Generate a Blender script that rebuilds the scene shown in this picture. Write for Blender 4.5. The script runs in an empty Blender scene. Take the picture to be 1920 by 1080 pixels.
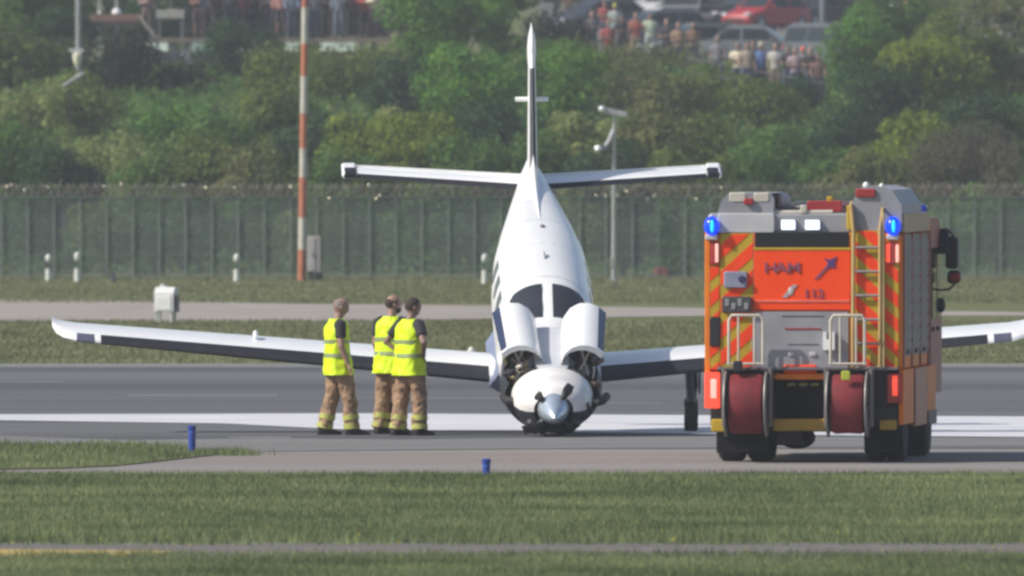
import bpy, math, random
import numpy as np
from mathutils import Vector, Matrix
random.seed(7); RNG = np.random.default_rng(11)
PI = math.pi; R = math.radians
scene = bpy.context.scene
col = scene.collection

# ---------------------------------------------------------------- camera, sky, sun, exposure
CAM_H = 4.0            # camera height (m)
F_PX = 36500.0         # focal length in pixels of a 1920 wide picture
HORIZON = 231.0        # picture row of the horizon
cam_d = bpy.data.cameras.new('camera'); cam = bpy.data.objects.new('camera', cam_d); col.objects.link(cam)
cam_d.sensor_width = 36.0; cam_d.lens = F_PX * 36.0 / 1920.0
cam_d.clip_start = 1.0; cam_d.clip_end = 20000.0
cam.location = (0, 0, CAM_H)
cam.rotation_euler = (PI / 2 - math.atan((540 - HORIZON) / F_PX), 0, 0)
cam_d.dof.use_dof = True; cam_d.dof.focus_distance = 246.0; cam_d.dof.aperture_fstop = 7.5
scene.camera = cam

SUN_EL = R(40); SUN_DIR = Vector((-0.95, -0.31, 0)).normalized()
w = bpy.data.worlds.new('World'); scene.world = w; w.use_nodes = True
nt = w.node_tree; nt.nodes.clear()
sky = nt.nodes.new('ShaderNodeTexSky'); sky.sky_type = 'NISHITA'; sky.sun_disc = False
sky.sun_elevation = SUN_EL; sky.sun_rotation = math.atan2(SUN_DIR.x, SUN_DIR.y)
sky.air_density = 1.0; sky.dust_density = 1.6; sky.ozone_density = 1.0
bg = nt.nodes.new('ShaderNodeBackground'); bg.inputs['Strength'].default_value = 0.10
out = nt.nodes.new('ShaderNodeOutputWorld')
nt.links.new(sky.outputs[0], bg.inputs[0]); nt.links.new(bg.outputs[0], out.inputs[0])
sun_d = bpy.data.lights.new('sun', 'SUN'); sun_d.energy = 3.9; sun_d.angle = R(0.5); sun_d.color = (1.0, 0.94, 0.84)
sun = bpy.data.objects.new('sun', sun_d); col.objects.link(sun)
to_sun = Vector((SUN_DIR.x * math.cos(SUN_EL), SUN_DIR.y * math.cos(SUN_EL), math.sin(SUN_EL)))
sun.rotation_euler = to_sun.to_track_quat('Z', 'Y').to_euler(); sun.location = to_sun * 60 + Vector((0, 240, 0))
vs = scene.view_settings; vs.view_transform = 'Standard'; vs.look = 'None'; vs.exposure = 0.28; vs.gamma = 1.0
vs.use_curve_mapping = False
scene.cycles.use_denoising = True
scene.cycles.filter_width = 2.8
scene.cycles.max_bounces = 6; scene.cycles.diffuse_bounces = 3; scene.cycles.glossy_bounces = 3
scene.cycles.transmission_bounces = 4; scene.cycles.volume_bounces = 0; scene.cycles.transparent_max_bounces = 8
scene.cycles.caustics_reflective = False; scene.cycles.caustics_refractive = False

# ---------------------------------------------------------------- helpers
def lin(c):
    return tuple(((v / 255.0) / 12.92 if v / 255.0 <= 0.04045 else ((v / 255.0 + 0.055) / 1.055) ** 2.4) for v in c)

MATS = {}
def mat(name, rgb, rough=0.6, metal=0.0, var=0.12, scale=4.0, bump=0.0, coat=0.0, emis=None, estr=0.0, spec=0.5, stretch=None, rgb2=None, island=0.0, trans=0.0, alpha=None):
    """procedural principled material: base colour broken up by noise (linear rgb)"""
    if name in MATS: return MATS[name]
    m = bpy.data.materials.new(name); m.use_nodes = True; t = m.node_tree; N = t.nodes; L = t.links
    b = N['Principled BSDF']
    b.inputs['Roughness'].default_value = rough; b.inputs['Metallic'].default_value = metal
    b.inputs['Specular IOR Level'].default_value = spec; b.inputs['Coat Weight'].default_value = coat
    b.inputs['Coat Roughness'].default_value = 0.12
    tc = N.new('ShaderNodeTexCoord'); nz = N.new('ShaderNodeTexNoise')
    nz.inputs['Scale'].default_value = scale; nz.inputs['Detail'].default_value = 5.0
    if stretch:
        mp = N.new('ShaderNodeMapping'); mp.inputs['Scale'].default_value = stretch
        L.new(tc.outputs['Object'], mp.inputs[0]); L.new(mp.outputs[0], nz.inputs['Vector'])
    else: L.new(tc.outputs['Object'], nz.inputs['Vector'])
    cr = N.new('ShaderNodeValToRGB')
    c1 = [max(0, v * (1 - var)) for v in rgb]; c2 = [min(1, v * (1 + var)) for v in (rgb2 or rgb)]
    cr.color_ramp.elements[0].position = 0.3; cr.color_ramp.elements[1].position = 0.7
    cr.color_ramp.elements[0].color = (*c1, 1); cr.color_ramp.elements[1].color = (*c2, 1)
    L.new(nz.outputs['Fac'], cr.inputs[0]); last = cr.outputs[0]
    if island > 0:
        g = N.new('ShaderNodeNewGeometry'); hs = N.new('ShaderNodeHueSaturation')
        mr = N.new('ShaderNodeMapRange'); mr.inputs['To Min'].default_value = 1 - island; mr.inputs['To Max'].default_value = 1 + island
        L.new(g.outputs['Random Per Island'], mr.inputs[0]); L.new(mr.outputs[0], hs.inputs['Value'])
        mh = N.new('ShaderNodeMapRange'); mh.inputs['To Min'].default_value = 0.5 - 0.025; mh.inputs['To Max'].default_value = 0.5 + 0.02
        mm = N.new('ShaderNodeMath'); mm.operation = 'FRACT'; ml = N.new('ShaderNodeMath'); ml.operation = 'MULTIPLY'; ml.inputs[1].default_value = 17.3
        L.new(g.outputs['Random Per Island'], ml.inputs[0]); L.new(ml.outputs[0], mm.inputs[0]); L.new(mm.outputs[0], mh.inputs[0]); L.new(mh.outputs[0], hs.inputs['Hue'])
        L.new(last, hs.inputs['Color']); last = hs.outputs[0]
    L.new(last, b.inputs['Base Color'])
    if bump:
        bp = N.new('ShaderNodeBump'); bp.inputs['Strength'].default_value = bump; bp.inputs['Distance'].default_value = 0.02
        L.new(nz.outputs['Fac'], bp.inputs['Height']); L.new(bp.outputs[0], b.inputs['Normal'])
    if emis:
        b.inputs['Emission Color'].default_value = (*emis, 1); b.inputs['Emission Strength'].default_value = estr
    if trans > 0:
        tr = N.new('ShaderNodeBsdfTranslucent'); mx = N.new('ShaderNodeMixShader'); mx.inputs[0].default_value = trans
        L.new(last, tr.inputs[0]); L.new(b.outputs[0], mx.inputs[1]); L.new(tr.outputs[0], mx.inputs[2])
        L.new(mx.outputs[0], N['Material Output'].inputs['Surface'])
    MATS[name] = m; return m

class MB:
    """collects shapes; build() links them as ONE mesh object"""
    def __init__(s): s.v = []; s.f = []
    def add(s, v, f):
        o = len(s.v); s.v += [tuple(p) for p in v]; s.f += [tuple(i + o for i in q) for q in f]; return s
    def box(s, x0, x1, y0, y1, z0, z1):
        v = [(x0,y0,z0),(x1,y0,z0),(x1,y1,z0),(x0,y1,z0),(x0,y0,z1),(x1,y0,z1),(x1,y1,z1),(x0,y1,z1)]
        return s.add(v, [(3,2,1,0),(4,5,6,7),(0,1,5,4),(1,2,6,5),(2,3,7,6),(3,0,4,7)])
    def bbox(s, x0, x1, y0, y1, z0, z1, b=0.02):
        """box with chamfered edges seen from the rear/side (a rounded slab along y)"""
        pts = [(x0+b,z0),(x1-b,z0),(x1,z0+b),(x1,z1-b),(x1-b,z1),(x0+b,z1),(x0,z1-b),(x0,z0+b)]
        cx, cz = (x0+x1)/2, (z0+z1)/2; d = min(b, (y1-y0)/3)
        def sh(k): return [(cx+(x-cx)*kx, cz+(z-cz)*kz) for x, z in pts for kx, kz in [k]]
        kx = 1 - b/max(1e-6, (x1-x0)/2)*0.7; kz = 1 - b/max(1e-6, (z1-z0)/2)*0.7
        rings = []
        for y, k in ((y0,(kx,kz)),(y0+d,(1,1)),(y1-d,(1,1)),(y1,(kx,kz))):
            rings.append([(x, y, z) for x, z in sh(k)])
        return s.loft(rings)
    def loft(s, rings, cap=True, closed=True):
        n = len(rings[0]); o = len(s.v)
        for r in rings: s.v += [tuple(p) for p in r]
        m = n if closed else n - 1
        for i in range(len(rings) - 1):
            for j in range(m):
                a = o + i*n + j; b = o + i*n + (j+1) % n
                s.f.append((a, b, b+n, a+n))
        if cap and closed:
            s.f.append(tuple(o + j for j in range(n))[::-1]); s.f.append(tuple(o + (len(rings)-1)*n + j for j in range(n)))
        return s
    def tube(s, pts, rad, n=8, cap=True):
        pts = [Vector(p) for p in pts]
        if not isinstance(rad, (list, tuple)): rad = [rad]*len(pts)
        rings = []; up = None
        for i, p in enumerate(pts):
            d = (pts[min(i+1, len(pts)-1)] - pts[max(i-1, 0)]).normalized()
            if up is None: up = Vector((0,0,1)) if abs(d.z) < 0.9 else Vector((0,1,0))
            u = d.cross(up).normalized(); v = u.cross(d).normalized(); up = v
            rings.append([p + (u*math.cos(2*PI*k/n) + v*math.sin(2*PI*k/n))*rad[i] for k in range(n)])
        return s.loft(rings, cap)
    def lathe(s, prof, o=(0,0,0), axis='Z', n=20):
        rings = []
        for r, h in prof:
            ring = []
            for k in range(n):
                a = 2*PI*k/n; c, q = r*math.cos(a), r*math.sin(a)
                p = {'Z':(c,q,h),'X':(h,c,q),'Y':(q,h,c)}[axis]
                ring.append((p[0]+o[0], p[1]+o[1], p[2]+o[2]))
            rings.append(ring)
        return s.loft(rings)
    def ell(s, c, r, n=14, m=9):
        prof = [(max(1e-4, math.sin(PI*i/m)), -math.cos(PI*i/m)) for i in range(m+1)]
        rings = [[(c[0]+r[0]*q*math.cos(2*PI*k/n), c[1]+r[1]*q*math.sin(2*PI*k/n), c[2]+r[2]*h) for k in range(n)] for q, h in prof]
        return s.loft(rings)
    def prism(s, poly, y0, y1):
        """polygon in x,z extruded along y"""
        n = len(poly); v = [(x,y0,z) for x,z in poly] + [(x,y1,z) for x,z in poly]
        f = [tuple(range(n)), tuple(range(n, 2*n))[::-1]] + [(i, i+n, (i+1)%n+n, (i+1)%n) for i in range(n)]
        return s.add(v, f)
    def prismx(s, poly, x0, x1):
        n = len(poly); v = [(x0,y,z) for y,z in poly] + [(x1,y,z) for y,z in poly]
        f = [tuple(range(n))[::-1], tuple(range(n, 2*n))] + [(i, (i+1)%n, (i+1)%n+n, i+n) for i in range(n)]
        return s.add(v, f)
    def sheet(s, poly, z):
        o = len(s.v); s.v += [(x,y,z) for x,y in poly]; s.f.append(tuple(range(o, o+len(poly)))); return s
    def xf(s, M):
        s.v = [tuple(M @ Vector(p)) for p in s.v]; return s
    def mesh(s, name, m=None, smooth=False, ang=35):
        me = bpy.data.meshes.new(name); me.from_pydata(s.v, [], s.f)
        if m is not None: me.materials.append(m)
        if smooth:
            me.polygons.foreach_set('use_smooth', [True]*len(me.polygons))
            if ang: 
                try: me.set_sharp_from_angle(angle=R(ang))
                except Exception: pass
        me.update(); return me
    def build(s, name, m, parent=None, smooth=False, ang=35):
        return link(name, s.mesh(name, m, smooth, ang), parent)

def link(name, data, parent=None, loc=None):
    o = bpy.data.objects.new(name, data); col.objects.link(o)
    if parent: o.parent = parent
    if loc: o.location = loc
    return o
def tag(o, label=None, cat=None, group=None, kind=None):
    if label: o['label'] = label
    if cat: o['category'] = cat
    if group: o['group'] = group
    if kind: o['kind'] = kind
    return o
def thing(name, loc, label, cat, group=None, rz=0.0):
    e = bpy.data.objects.new(name, None); col.objects.link(e); e.location = loc; e.rotation_euler = (0,0,rz)
    e.empty_display_size = 0.3
    return tag(e, label, cat, group)

# ground height: level airfield, then the bank beyond the fence with the car park on top
def zg(y):
    if y < 506: return 0.0
    if y < 650:
        t = (y-506)/144.0; return 5.6*t*t*(3-2*t)
    if y < 1010: return 5.6 + (y-650)*0.0150
    return 5.6 + 360*0.0150 + (1 - math.exp(-(y-1010)/400.0))*6
def sc(y): return F_PX / y                     # pixels (of 1920) per metre at distance y
def wx(px, y): return (px-960)/sc(y)
def wz(py, y): return CAM_H - (py-HORIZON)/sc(y)
def dist(py):
    """distance of the ground seen at picture row py (first hit)"""
    if py > 525: return F_PX*CAM_H/(py-HORIZON)
    y = 510.0
    while y < 1500:
        if HORIZON + (CAM_H - zg(y))*sc(y) <= py: return y
        y += 0.25
    return 1500.0
def gp(px, py):
    y = dist(py); return Vector((wx(px, y), y, zg(y)))
# ---------------------------------------------------------------- the setting: ground, pavement, markings
def ground_material():
    m = bpy.data.materials.new('grassland'); m.use_nodes = True; N = m.node_tree.nodes; L = m.node_tree.links
    b = N['Principled BSDF']; b.inputs['Roughness'].default_value = 0.95; b.inputs['Specular IOR Level'].default_value = 0.1
    tc = N.new('ShaderNodeTexCoord')
    n1 = N.new('ShaderNodeTexNoise'); n1.inputs['Scale'].default_value = 0.35; n1.inputs['Detail'].default_value = 8
    n2 = N.new('ShaderNodeTexNoise'); n2.inputs['Scale'].default_value = 6.0; n2.inputs['Detail'].default_value = 6
    L.new(tc.outputs['Object'], n1.inputs['Vector']); L.new(tc.outputs['Object'], n2.inputs['Vector'])
    c1 = N.new('ShaderNodeValToRGB'); c1.color_ramp.elements[0].position = 0.35; c1.color_ramp.elements[1].position = 0.65
    c1.color_ramp.elements[0].color = (0.095, 0.125, 0.045, 1); c1.color_ramp.elements[1].color = (0.165, 0.160, 0.078, 1)
    mx = N.new('ShaderNodeMixRGB'); mx.blend_type = 'MULTIPLY'; mx.inputs[0].default_value = 0.6
    L.new(n1.outputs['Fac'], c1.inputs[0]); L.new(c1.outputs[0], mx.inputs[1])
    c2 = N.new('ShaderNodeValToRGB'); c2.color_ramp.elements[0].color = (0.55,0.55,0.5,1); c2.color_ramp.elements[1].color = (1.3,1.3,1.2,1)
    L.new(n2.outputs['Fac'], c2.inputs[0]); L.new(c2.outputs[0], mx.inputs[2]); L.new(mx.outputs[0], b.inputs['Base Color'])
    return m

def build_ground():
    ys = [-400, 0, 120, 300, 500] + list(np.arange(506, 660, 6)) + list(np.arange(660, 1020, 20)) + [1020,1100,1300,1700,2500,4000,9000]
    xs = [-6000,-1500,-300,-60,-15,15,60,300,1500,6000]
    v = [(x, y, zg(y)) for y in ys for x in xs]; n = len(xs)
    f = [(i*n+j, i*n+j+1, (i+1)*n+j+1, (i+1)*n+j) for i in range(len(ys)-1) for j in range(n-1)]
    o = MB().add(v, f).build('ground', ground_material(), smooth=True, ang=0)
    tag(o, 'grassed airfield ground rising into a bank beyond the fence', kind='structure')
build_ground()

def poly_px(pts):
    """polygon on the level ground through picture points"""
    return [(wx(px, dist(py)), dist(py)) for px, py in pts]

def asphalt(name, rgb, rgb2, stretch, scale=1.0, rough=0.85):
    m = bpy.data.materials.new(name); m.use_nodes = True; N = m.node_tree.nodes; L = m.node_tree.links
    b = N['Principled BSDF']; b.inputs['Roughness'].default_value = rough; b.inputs['Specular IOR Level'].default_value = 0.3
    tc = N.new('ShaderNodeTexCoord'); mp = N.new('ShaderNodeMapping'); mp.inputs['Scale'].default_value = stretch
    nz = N.new('ShaderNodeTexNoise'); nz.inputs['Scale'].default_value = scale; nz.inputs['Detail'].default_value = 7; nz.inputs['Roughness'].default_value = 0.6
    L.new(tc.outputs['Object'], mp.inputs[0]); L.new(mp.outputs[0], nz.inputs['Vector'])
    cr = N.new('ShaderNodeValToRGB'); cr.color_ramp.elements[0].position = 0.34; cr.color_ramp.elements[1].position = 0.66
    cr.color_ramp.elements[0].color = (*rgb,1); cr.color_ramp.elements[1].color = (*rgb2,1)
    L.new(nz.outputs['Fac'], cr.inputs[0])
    n2 = N.new('ShaderNodeTexNoise'); n2.inputs['Scale'].default_value = 9.0; n2.inputs['Detail'].default_value = 4
    L.new(tc.outputs['Object'], n2.inputs['Vector'])
    c2 = N.new('ShaderNodeValToRGB'); c2.color_ramp.elements[0].color = (0.82,0.82,0.82,1); c2.color_ramp.elements[1].color = (1.15,1.15,1.15,1)
    mx = N.new('ShaderNodeMixRGB'); mx.blend_type = 'MULTIPLY'; mx.inputs[0].default_value = 1.0
    L.new(n2.outputs['Fac'], c2.inputs[0]); L.new(cr.outputs[0], mx.inputs[1]); L.new(c2.outputs[0], mx.inputs[2]); L.new(mx.outputs[0], b.inputs['Base Color'])
    return m

D = dist
def sheet(name, poly, z, m, label):
    return tag(MB().sheet(poly, z).build(name, m), label, kind='structure')
XW = 220.0
sheet('runway', [(-XW, D(815)), (XW, D(845)), (XW, D(684)), (-XW, D(684))][:0] or [(-XW, D(843)), (XW, D(843)), (XW, D(686)), (-XW, D(686))], 0.010,
      asphalt('runway_asphalt', (0.068,0.070,0.080), (0.150,0.149,0.150), (0.006,0.16,1), 0.5), 'grey asphalt runway with rubber streaks')
sheet('runway_shoulder', [(-XW, D(690)), (XW, D(690)), (XW, D(683)), (-XW, D(683))], 0.014,
      asphalt('shoulder_concrete', (0.17,0.17,0.165), (0.22,0.22,0.21), (0.05,1,1)), 'pale strip along the far runway edge')
sheet('taxiway', [(-XW, D(888)), (XW, D(888)), (XW, D(836)), (-XW, D(836))], 0.006,
      asphalt('taxiway_asphalt', (0.205,0.178,0.162), (0.262,0.245,0.230), (0.05,0.4,1), 0.7), 'brownish grey worn taxiway pavement before the runway')
sheet('runway_edge', [(-XW, D(858)), (XW, D(858)), (XW, D(822)), (-XW, D(822))][:0] or poly_px([(-900,846),(0,846),(500,848),(1100,842),(2000,838),(3200,838),(3200,829),(2000,824),(1400,820),(1100,821),(760,826),(500,823),(250,827),(0,819),(-900,815)]), 0.013,
      asphalt('edge_asphalt', (0.160,0.156,0.154), (0.205,0.198,0.192), (0.05,0.5,1), 0.9), 'weathered transition strip between runway and taxiway')
mk = mat('white_paint', (0.60,0.59,0.62), 0.7, var=0.22, scale=1.3, stretch=(0.25,1.2,1))
o = sheet('runway_marking', poly_px([(-500,785),(0,790),(420,796),(640,807),(970,811),(1400,817),(5200,850),(5200,795),(1400,781),(640,777),(0,779),(-500,779)]), 0.016, mk, 'broad white painted stripe across the runway')
thin = mat('faded_paint', (0.175,0.175,0.175), 0.8, var=0.2, scale=2)
for (x0,x1,y0,y1) in ((430,545,821,823.5),(860,1010,826,829),(240,520,742,745),(770,1100,748,750),(-200,120,717,719),(1120,1240,757,759)):
    sheet('faded_marking', poly_px([(x0,y1),(x1,y1),(x1,y0),(x0,y0)]), 0.015, thin, 'thin faded paint line on the asphalt')
sheet('gravel_path', poly_px([(-900,608),(0,604),(640,603),(960,598),(1320,593),(2000,593),(3000,595),(3000,588),(2000,587),(1320,578),(960,574),(600,571),(0,562),(-900,552)]), 0.012,
      asphalt('pale_gravel', (0.27,0.235,0.21), (0.36,0.325,0.295), (0.3,0.3,1), 1.5, 0.95), 'pale gravel perimeter path across the grass')
sheet('service_strip', [(-XW, D(1060)), (XW, D(1060)), (XW, D(1019)), (-XW, D(1019))], 0.008,
      asphalt('strip_asphalt', (0.120,0.106,0.096), (0.180,0.162,0.148), (0.1,0.6,1), 0.8), 'narrow grey asphalt strip in the foreground grass')
sheet('yellow_marking', poly_px([(-300,1050),(170,1047),(310,1041),(330,1035),(-300,1029)]), 0.012, mat('yellow_paint', (0.42,0.30,0.09), 0.8, var=0.4, scale=5), 'faded yellow taxi line on the foreground strip')
sheet('car_park', [(-150, 800), (150, 800), (150, 806), (-150, 806)][:0] or [(-150,798),(150,798),(150,1000),(-150,1000)], 0, asphalt('car_park_asphalt', (0.12,0.115,0.105), (0.20,0.185,0.165), (0.2,0.2,1), 0.6), 'sloping pale car park on top of the bank')
cp = bpy.data.objects['car_park']
cp.data.clear_geometry(); cp.data.from_pydata([(x,y,zg(y)+0.05) for y in (660,1000) for x in (1.2,150)], [], [(0,1,3,2)])

# ---------------------------------------------------------------- grass blades (nobody could count them)
def blades(name, n, sampler, h, wd, m, label, lean=0.4):
    p = sampler(n); n = len(p)
    hh = RNG.uniform(h[0], h[1], n); ww = RNG.uniform(wd[0], wd[1], n); a = RNG.uniform(0, 2*PI, n)
    dx, dy = np.cos(a)*ww/2, np.sin(a)*ww/2*0.5
    lx, ly = RNG.normal(0, lean, n)*hh, RNG.normal(0, lean, n)*hh
    V = np.empty((n, 3, 3))
    V[:,0] = np.stack([p[:,0]-dx, p[:,1]-dy, p[:,2]-0.01], 1); V[:,1] = np.stack([p[:,0]+dx, p[:,1]+dy, p[:,2]-0.01], 1)
    V[:,2] = np.stack([p[:,0]+lx, p[:,1]+ly, p[:,2]+hh], 1)
    me = bpy.data.meshes.new(name); me.vertices.add(3*n); me.vertices.foreach_set('co', V.reshape(-1))
    me.loops.add(3*n); me.loops.foreach_set('vertex_index', np.arange(3*n)); me.polygons.add(n)
    me.polygons.foreach_set('loop_start', np.arange(0, 3*n, 3)); me.polygons.foreach_set('loop_total', np.full(n, 3)); me.update(calc_edges=True)
    me.materials.append(m); return tag(link(name, me), label, 'grass', kind='stuff')
def field(py0, py1, margin=5.0, clump=0.5, keep=None, z=0.0):
    y0, y1 = D(py1), D(py0)
    def f(n):
        y = RNG.uniform(y0, y1, n*2); hw = 960/(F_PX/y) + margin; x = RNG.uniform(-1, 1, n*2)*hw
        g = np.sin(x*1.9+3*np.sin(y*0.31))*np.sin(y*0.83+2*np.sin(x*0.7)) + 0.6*np.sin(x*5.1+y*2.3)
        k = RNG.uniform(-1.6, 1.6, n*2) < g + (1-clump)*1.6
        if keep is not None: k &= keep(x, y)
        x, y = x[k][:n], y[k][:n]; return np.stack([x, y, np.full(len(x), z)], 1)
    return f
gm = mat('grass_blade', (0.124,0.186,0.078), 0.8, var=0.34, scale=0.3, rgb2=(0.215,0.250,0.118), island=0.14, trans=0.25, spec=0.2)
gf = mat('grass_blade_dry', (0.172,0.198,0.094), 0.8, var=0.25, scale=0.25, rgb2=(0.245,0.245,0.130), island=0.15, trans=0.25, spec=0.2)
blades('meadow_grass', 260000, field(889, 1019), (0.025, 0.075), (0.008, 0.020), gm, 'green mown grass between the strip and the taxiway')
blades('edge_grass', 16000, field(1003, 1024, clump=0.95), (0.04, 0.16), (0.009, 0.02), gm, 'taller dark grass fringe along the asphalt strip', 0.5)
blades('foreground_grass', 110000, field(1046, 1110, 2), (0.02, 0.075), (0.008, 0.02), gm, 'grass in front of the narrow strip')
blades('strip_fringe_grass', 14000, field(1040, 1060, 2, clump=0.95), (0.02, 0.10), (0.008, 0.02), gm, 'ragged grass creeping over the near side of the strip', 0.6)
blades('infield_grass', 130000, field(602, 683, 8), (0.03, 0.085), (0.02, 0.045), gf, 'olive grass between the runway and the gravel path')
blades('perimeter_grass', 70000, field(524, 572, 8, keep=lambda x, y: y > 432 + 0.25*(13+x)*0.0), (0.03, 0.09), (0.025, 0.055), gf, 'olive grass between the gravel path and the fence')
# the wedge of grass that runs out between runway and taxiway
wedge = [(-400,884),(0,882),(120,880),(210,876),(270,870),(330,863),(375,858),(395,856),(400,853),(392,851),(375,848),(330,839),(240,832),(120,836),(0,834),(-400,834)]
wp = poly_px(wedge)
sheet('grass_verge', wp, 0.018, bpy.data.materials['grassland'], 'wedge of grass running out beside the runway')
def inside(x, y, P=wp):
    r = np.zeros(len(x), bool); j = len(P)-1
    for i in range(len(P)):
        (xi, yi), (xj, yj) = P[i], P[j]
        r ^= ((yi > y) != (yj > y)) & (x < (xj-xi)*(y-yi)/(yj-yi+1e-12)+xi); j = i
    return r
blades('verge_tuft', 900, (lambda n: np.stack([wx(428, dist(854))+RNG.normal(0,.16,n), dist(854)+RNG.normal(0,.35,n), np.full(n,.016)], 1)), (0.03,0.11), (0.009,0.02), gm, 'lone grass tuft at the tip of the wedge')
blades('verge_grass', 36000, field(834, 884, 3, keep=inside, z=0.018), (0.02, 0.10), (0.009, 0.022), gm, 'short grass on the wedge beside the runway')
def flowers(n):
    p = field(1000, 1075, 2)(n); p[:,2] = RNG.uniform(0.05, 0.1, len(p)); return p
blades('dandelions', 70, flowers, (0.012, 0.02), (0.014, 0.022), mat('dandelion', (0.55,0.42,0.03), 0.7), 'tiny yellow dandelions in the foreground grass', 0.1)
# ---------------------------------------------------------------- crashed aeroplane
PITCH, YAW = R(15.5), R(1.75)
nose_y = 247.0
nose = Vector((wx(1040, nose_y), nose_y, wz(785, nose_y)))
plane = thing('turboprop_aeroplane', (nose.x, nose.y, 0), 'white single-engine turboprop aeroplane resting on its collapsed nose, tail high', 'aeroplane')
plane.rotation_euler = (PITCH, 0, YAW)
_off = plane.rotation_euler.to_matrix().inverted() @ Vector((0, 0, nose.z))
M_OFF = Matrix.Translation(_off)
def part(mb, name, m, parent=None, smooth=True, ang=40, label=None):
    o = mb.xf(M_OFF).build(name, m, parent or plane, smooth, ang)
    if label: o['label'] = label
    return o
WHITE = mat('aircraft_white', (0.84,0.84,0.84), 0.28, var=0.03, scale=1.5, coat=0.3)
NAVY = mat('aircraft_navy', (0.022,0.030,0.075), 0.3, var=0.15, coat=0.3)
BOOT = mat('deicing_boot', (0.014,0.014,0.022), 0.55, var=0.25, scale=6)
DGLASS = mat('dark_glass', (0.035,0.038,0.050), 0.08, var=0.1, spec=0.7)
SPIN = mat('spinner_metal', (0.58,0.66,0.76), 0.25, 0.6, var=0.06)
DARKM = mat('scorched_metal', (0.045,0.040,0.040), 0.55, 0.5, var=0.4, scale=7)
BROWN = mat('engine_brown', (0.085,0.060,0.048), 0.5, 0.5, var=0.5, scale=9)
PALE = mat('strut_pale', (0.42,0.39,0.35), 0.5, 0.3)
OCHRE = mat('engine_ochre', (0.33,0.28,0.13), 0.6, var=0.25)
RUB = mat('tyre_rubber', (0.018,0.018,0.020), 0.8, var=0.3, scale=12)
BLACK = mat('black_plastic', (0.015,0.015,0.018), 0.5, var=0.2)

ST = [(2.45,.57,.50,-.62),(2.75,.62,.51,-.66),(3.0,.635,.63,-.68),(3.35,.65,.80,-.70),(3.8,.655,.87,-.70),(4.6,.655,.885,-.69),(5.4,.65,.875,-.66),
      (6.2,.61,.85,-.58),(7.0,.52,.80,-.42),(8.0,.385,.73,-.16),(9.0,.25,.65,.08),(9.8,.15,.58,.24),(10.5,.05,.50,.36)]
def stat(t):
    for a, b in zip(ST[:-1], ST[1:]):
        if t <= b[0]:
            k = max(0, (t-a[0])/(b[0]-a[0])); k = k*k*(3-2*k)*0.35 + k*0.65
            return [a[i]+(b[i]-a[i])*k for i in range(1, 4)]
    return ST[-1][1:]
def surf(t, ang, off=0.0):
    """point on the fuselage skin; ang in degrees from the top, + is the picture's right"""
    hw, zt, zb = stat(t); zc = zb + (zt-zb)*0.46; a = R(ang); e = 0.86
    s_, c_ = math.sin(a), math.cos(a)
    x = math.copysign(abs(s_)**e, s_)*(hw+off); h = (zt-zc if c_ > 0 else zc-zb)+off
    return (x, t, zc + math.copysign(abs(c_)**e, c_)*h)
ts = [2.45,2.6,2.75,2.9,3.05,3.2,3.35,3.55,3.8,4.2,4.6,5.0,5.4,5.8,6.2,6.6,7.0,7.5,8.0,8.5,9.0,9.4,9.8,10.2,10.5]
fus = part(MB().loft([[surf(t, a) for a in np.linspace(-118, 118, 49)] for t in ts], cap=False, closed=False), 'fuselage', WHITE)
part(MB().loft([[surf(t, a) for a in np.linspace(118, 242, 25)] for t in ts], cap=False, closed=False), 'belly', NAVY)
part(MB().loft([[surf(2.452, a) for a in np.linspace(0, 350, 36)], [surf(2.47, a, -0.02) for a in np.linspace(0, 350, 36)]]), 'firewall', BROWN)
def patch(t0, t1, a0, a1, off, corner=0.0, n=10, thick=0.012):
    mb = MB(); 
    for o_ in (off, off-thick):
        rings = []
        for i in range(n+1):
            u = i/n; ring = []
            for j in range(n+1):
                v = j/n; tt = t0+(t1-t0)*v
                c = corner*max(0, (2*abs(v-0.5)))**4
                aa = a0+(a1-a0)*(u*(1-c) if a1*a1 > a0*a0 else u*(1-c)+c)
                ring.append(surf(tt, aa, o_))
            rings.append(ring)
        mb.loft(rings, cap=False, closed=False)
    return mb
for s in (-1, 1):
    pn = part(patch(2.80, 3.40, s*4.0, s*47, 0.006, 0.22), 'windscreen_pane', DGLASS, ang=60)
    part(patch(2.98, 3.40, s*54, s*78, 0.006, 0.3), 'cockpit_side_window', DGLASS, ang=60)
    for t0 in (3.75, 4.45, 5.15): part(patch(t0, t0+0.36, s*58, s*78, 0.005, 0.4), 'cabin_window', DGLASS, ang=60)
# faint panel joints across the crown of the fuselage
JOINT = mat('panel_joint', (0.30,0.30,0.33), 0.6)
for t in (3.62, 5.05, 6.3, 7.45):
    part(patch(t, t+0.012, -62, 62, 0.002, 0, 12, 0.004), 'panel_joint', JOINT, fus)
JOINT = mat('panel_joint', (0.30,0.30,0.33), 0.6)
part(MB().prismx([(4.3,.885),(4.5,.885),(4.49,.93),(4.40,.93)], -.010, .010), 'blade_antenna', JOINT, ang=20)
part(MB().ell((0.02,5.9,.865),(.035,.05,.025)), 'beacon_lamp', mat('beacon_dull', (0.16,0.13,0.16), 0.3))

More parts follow.
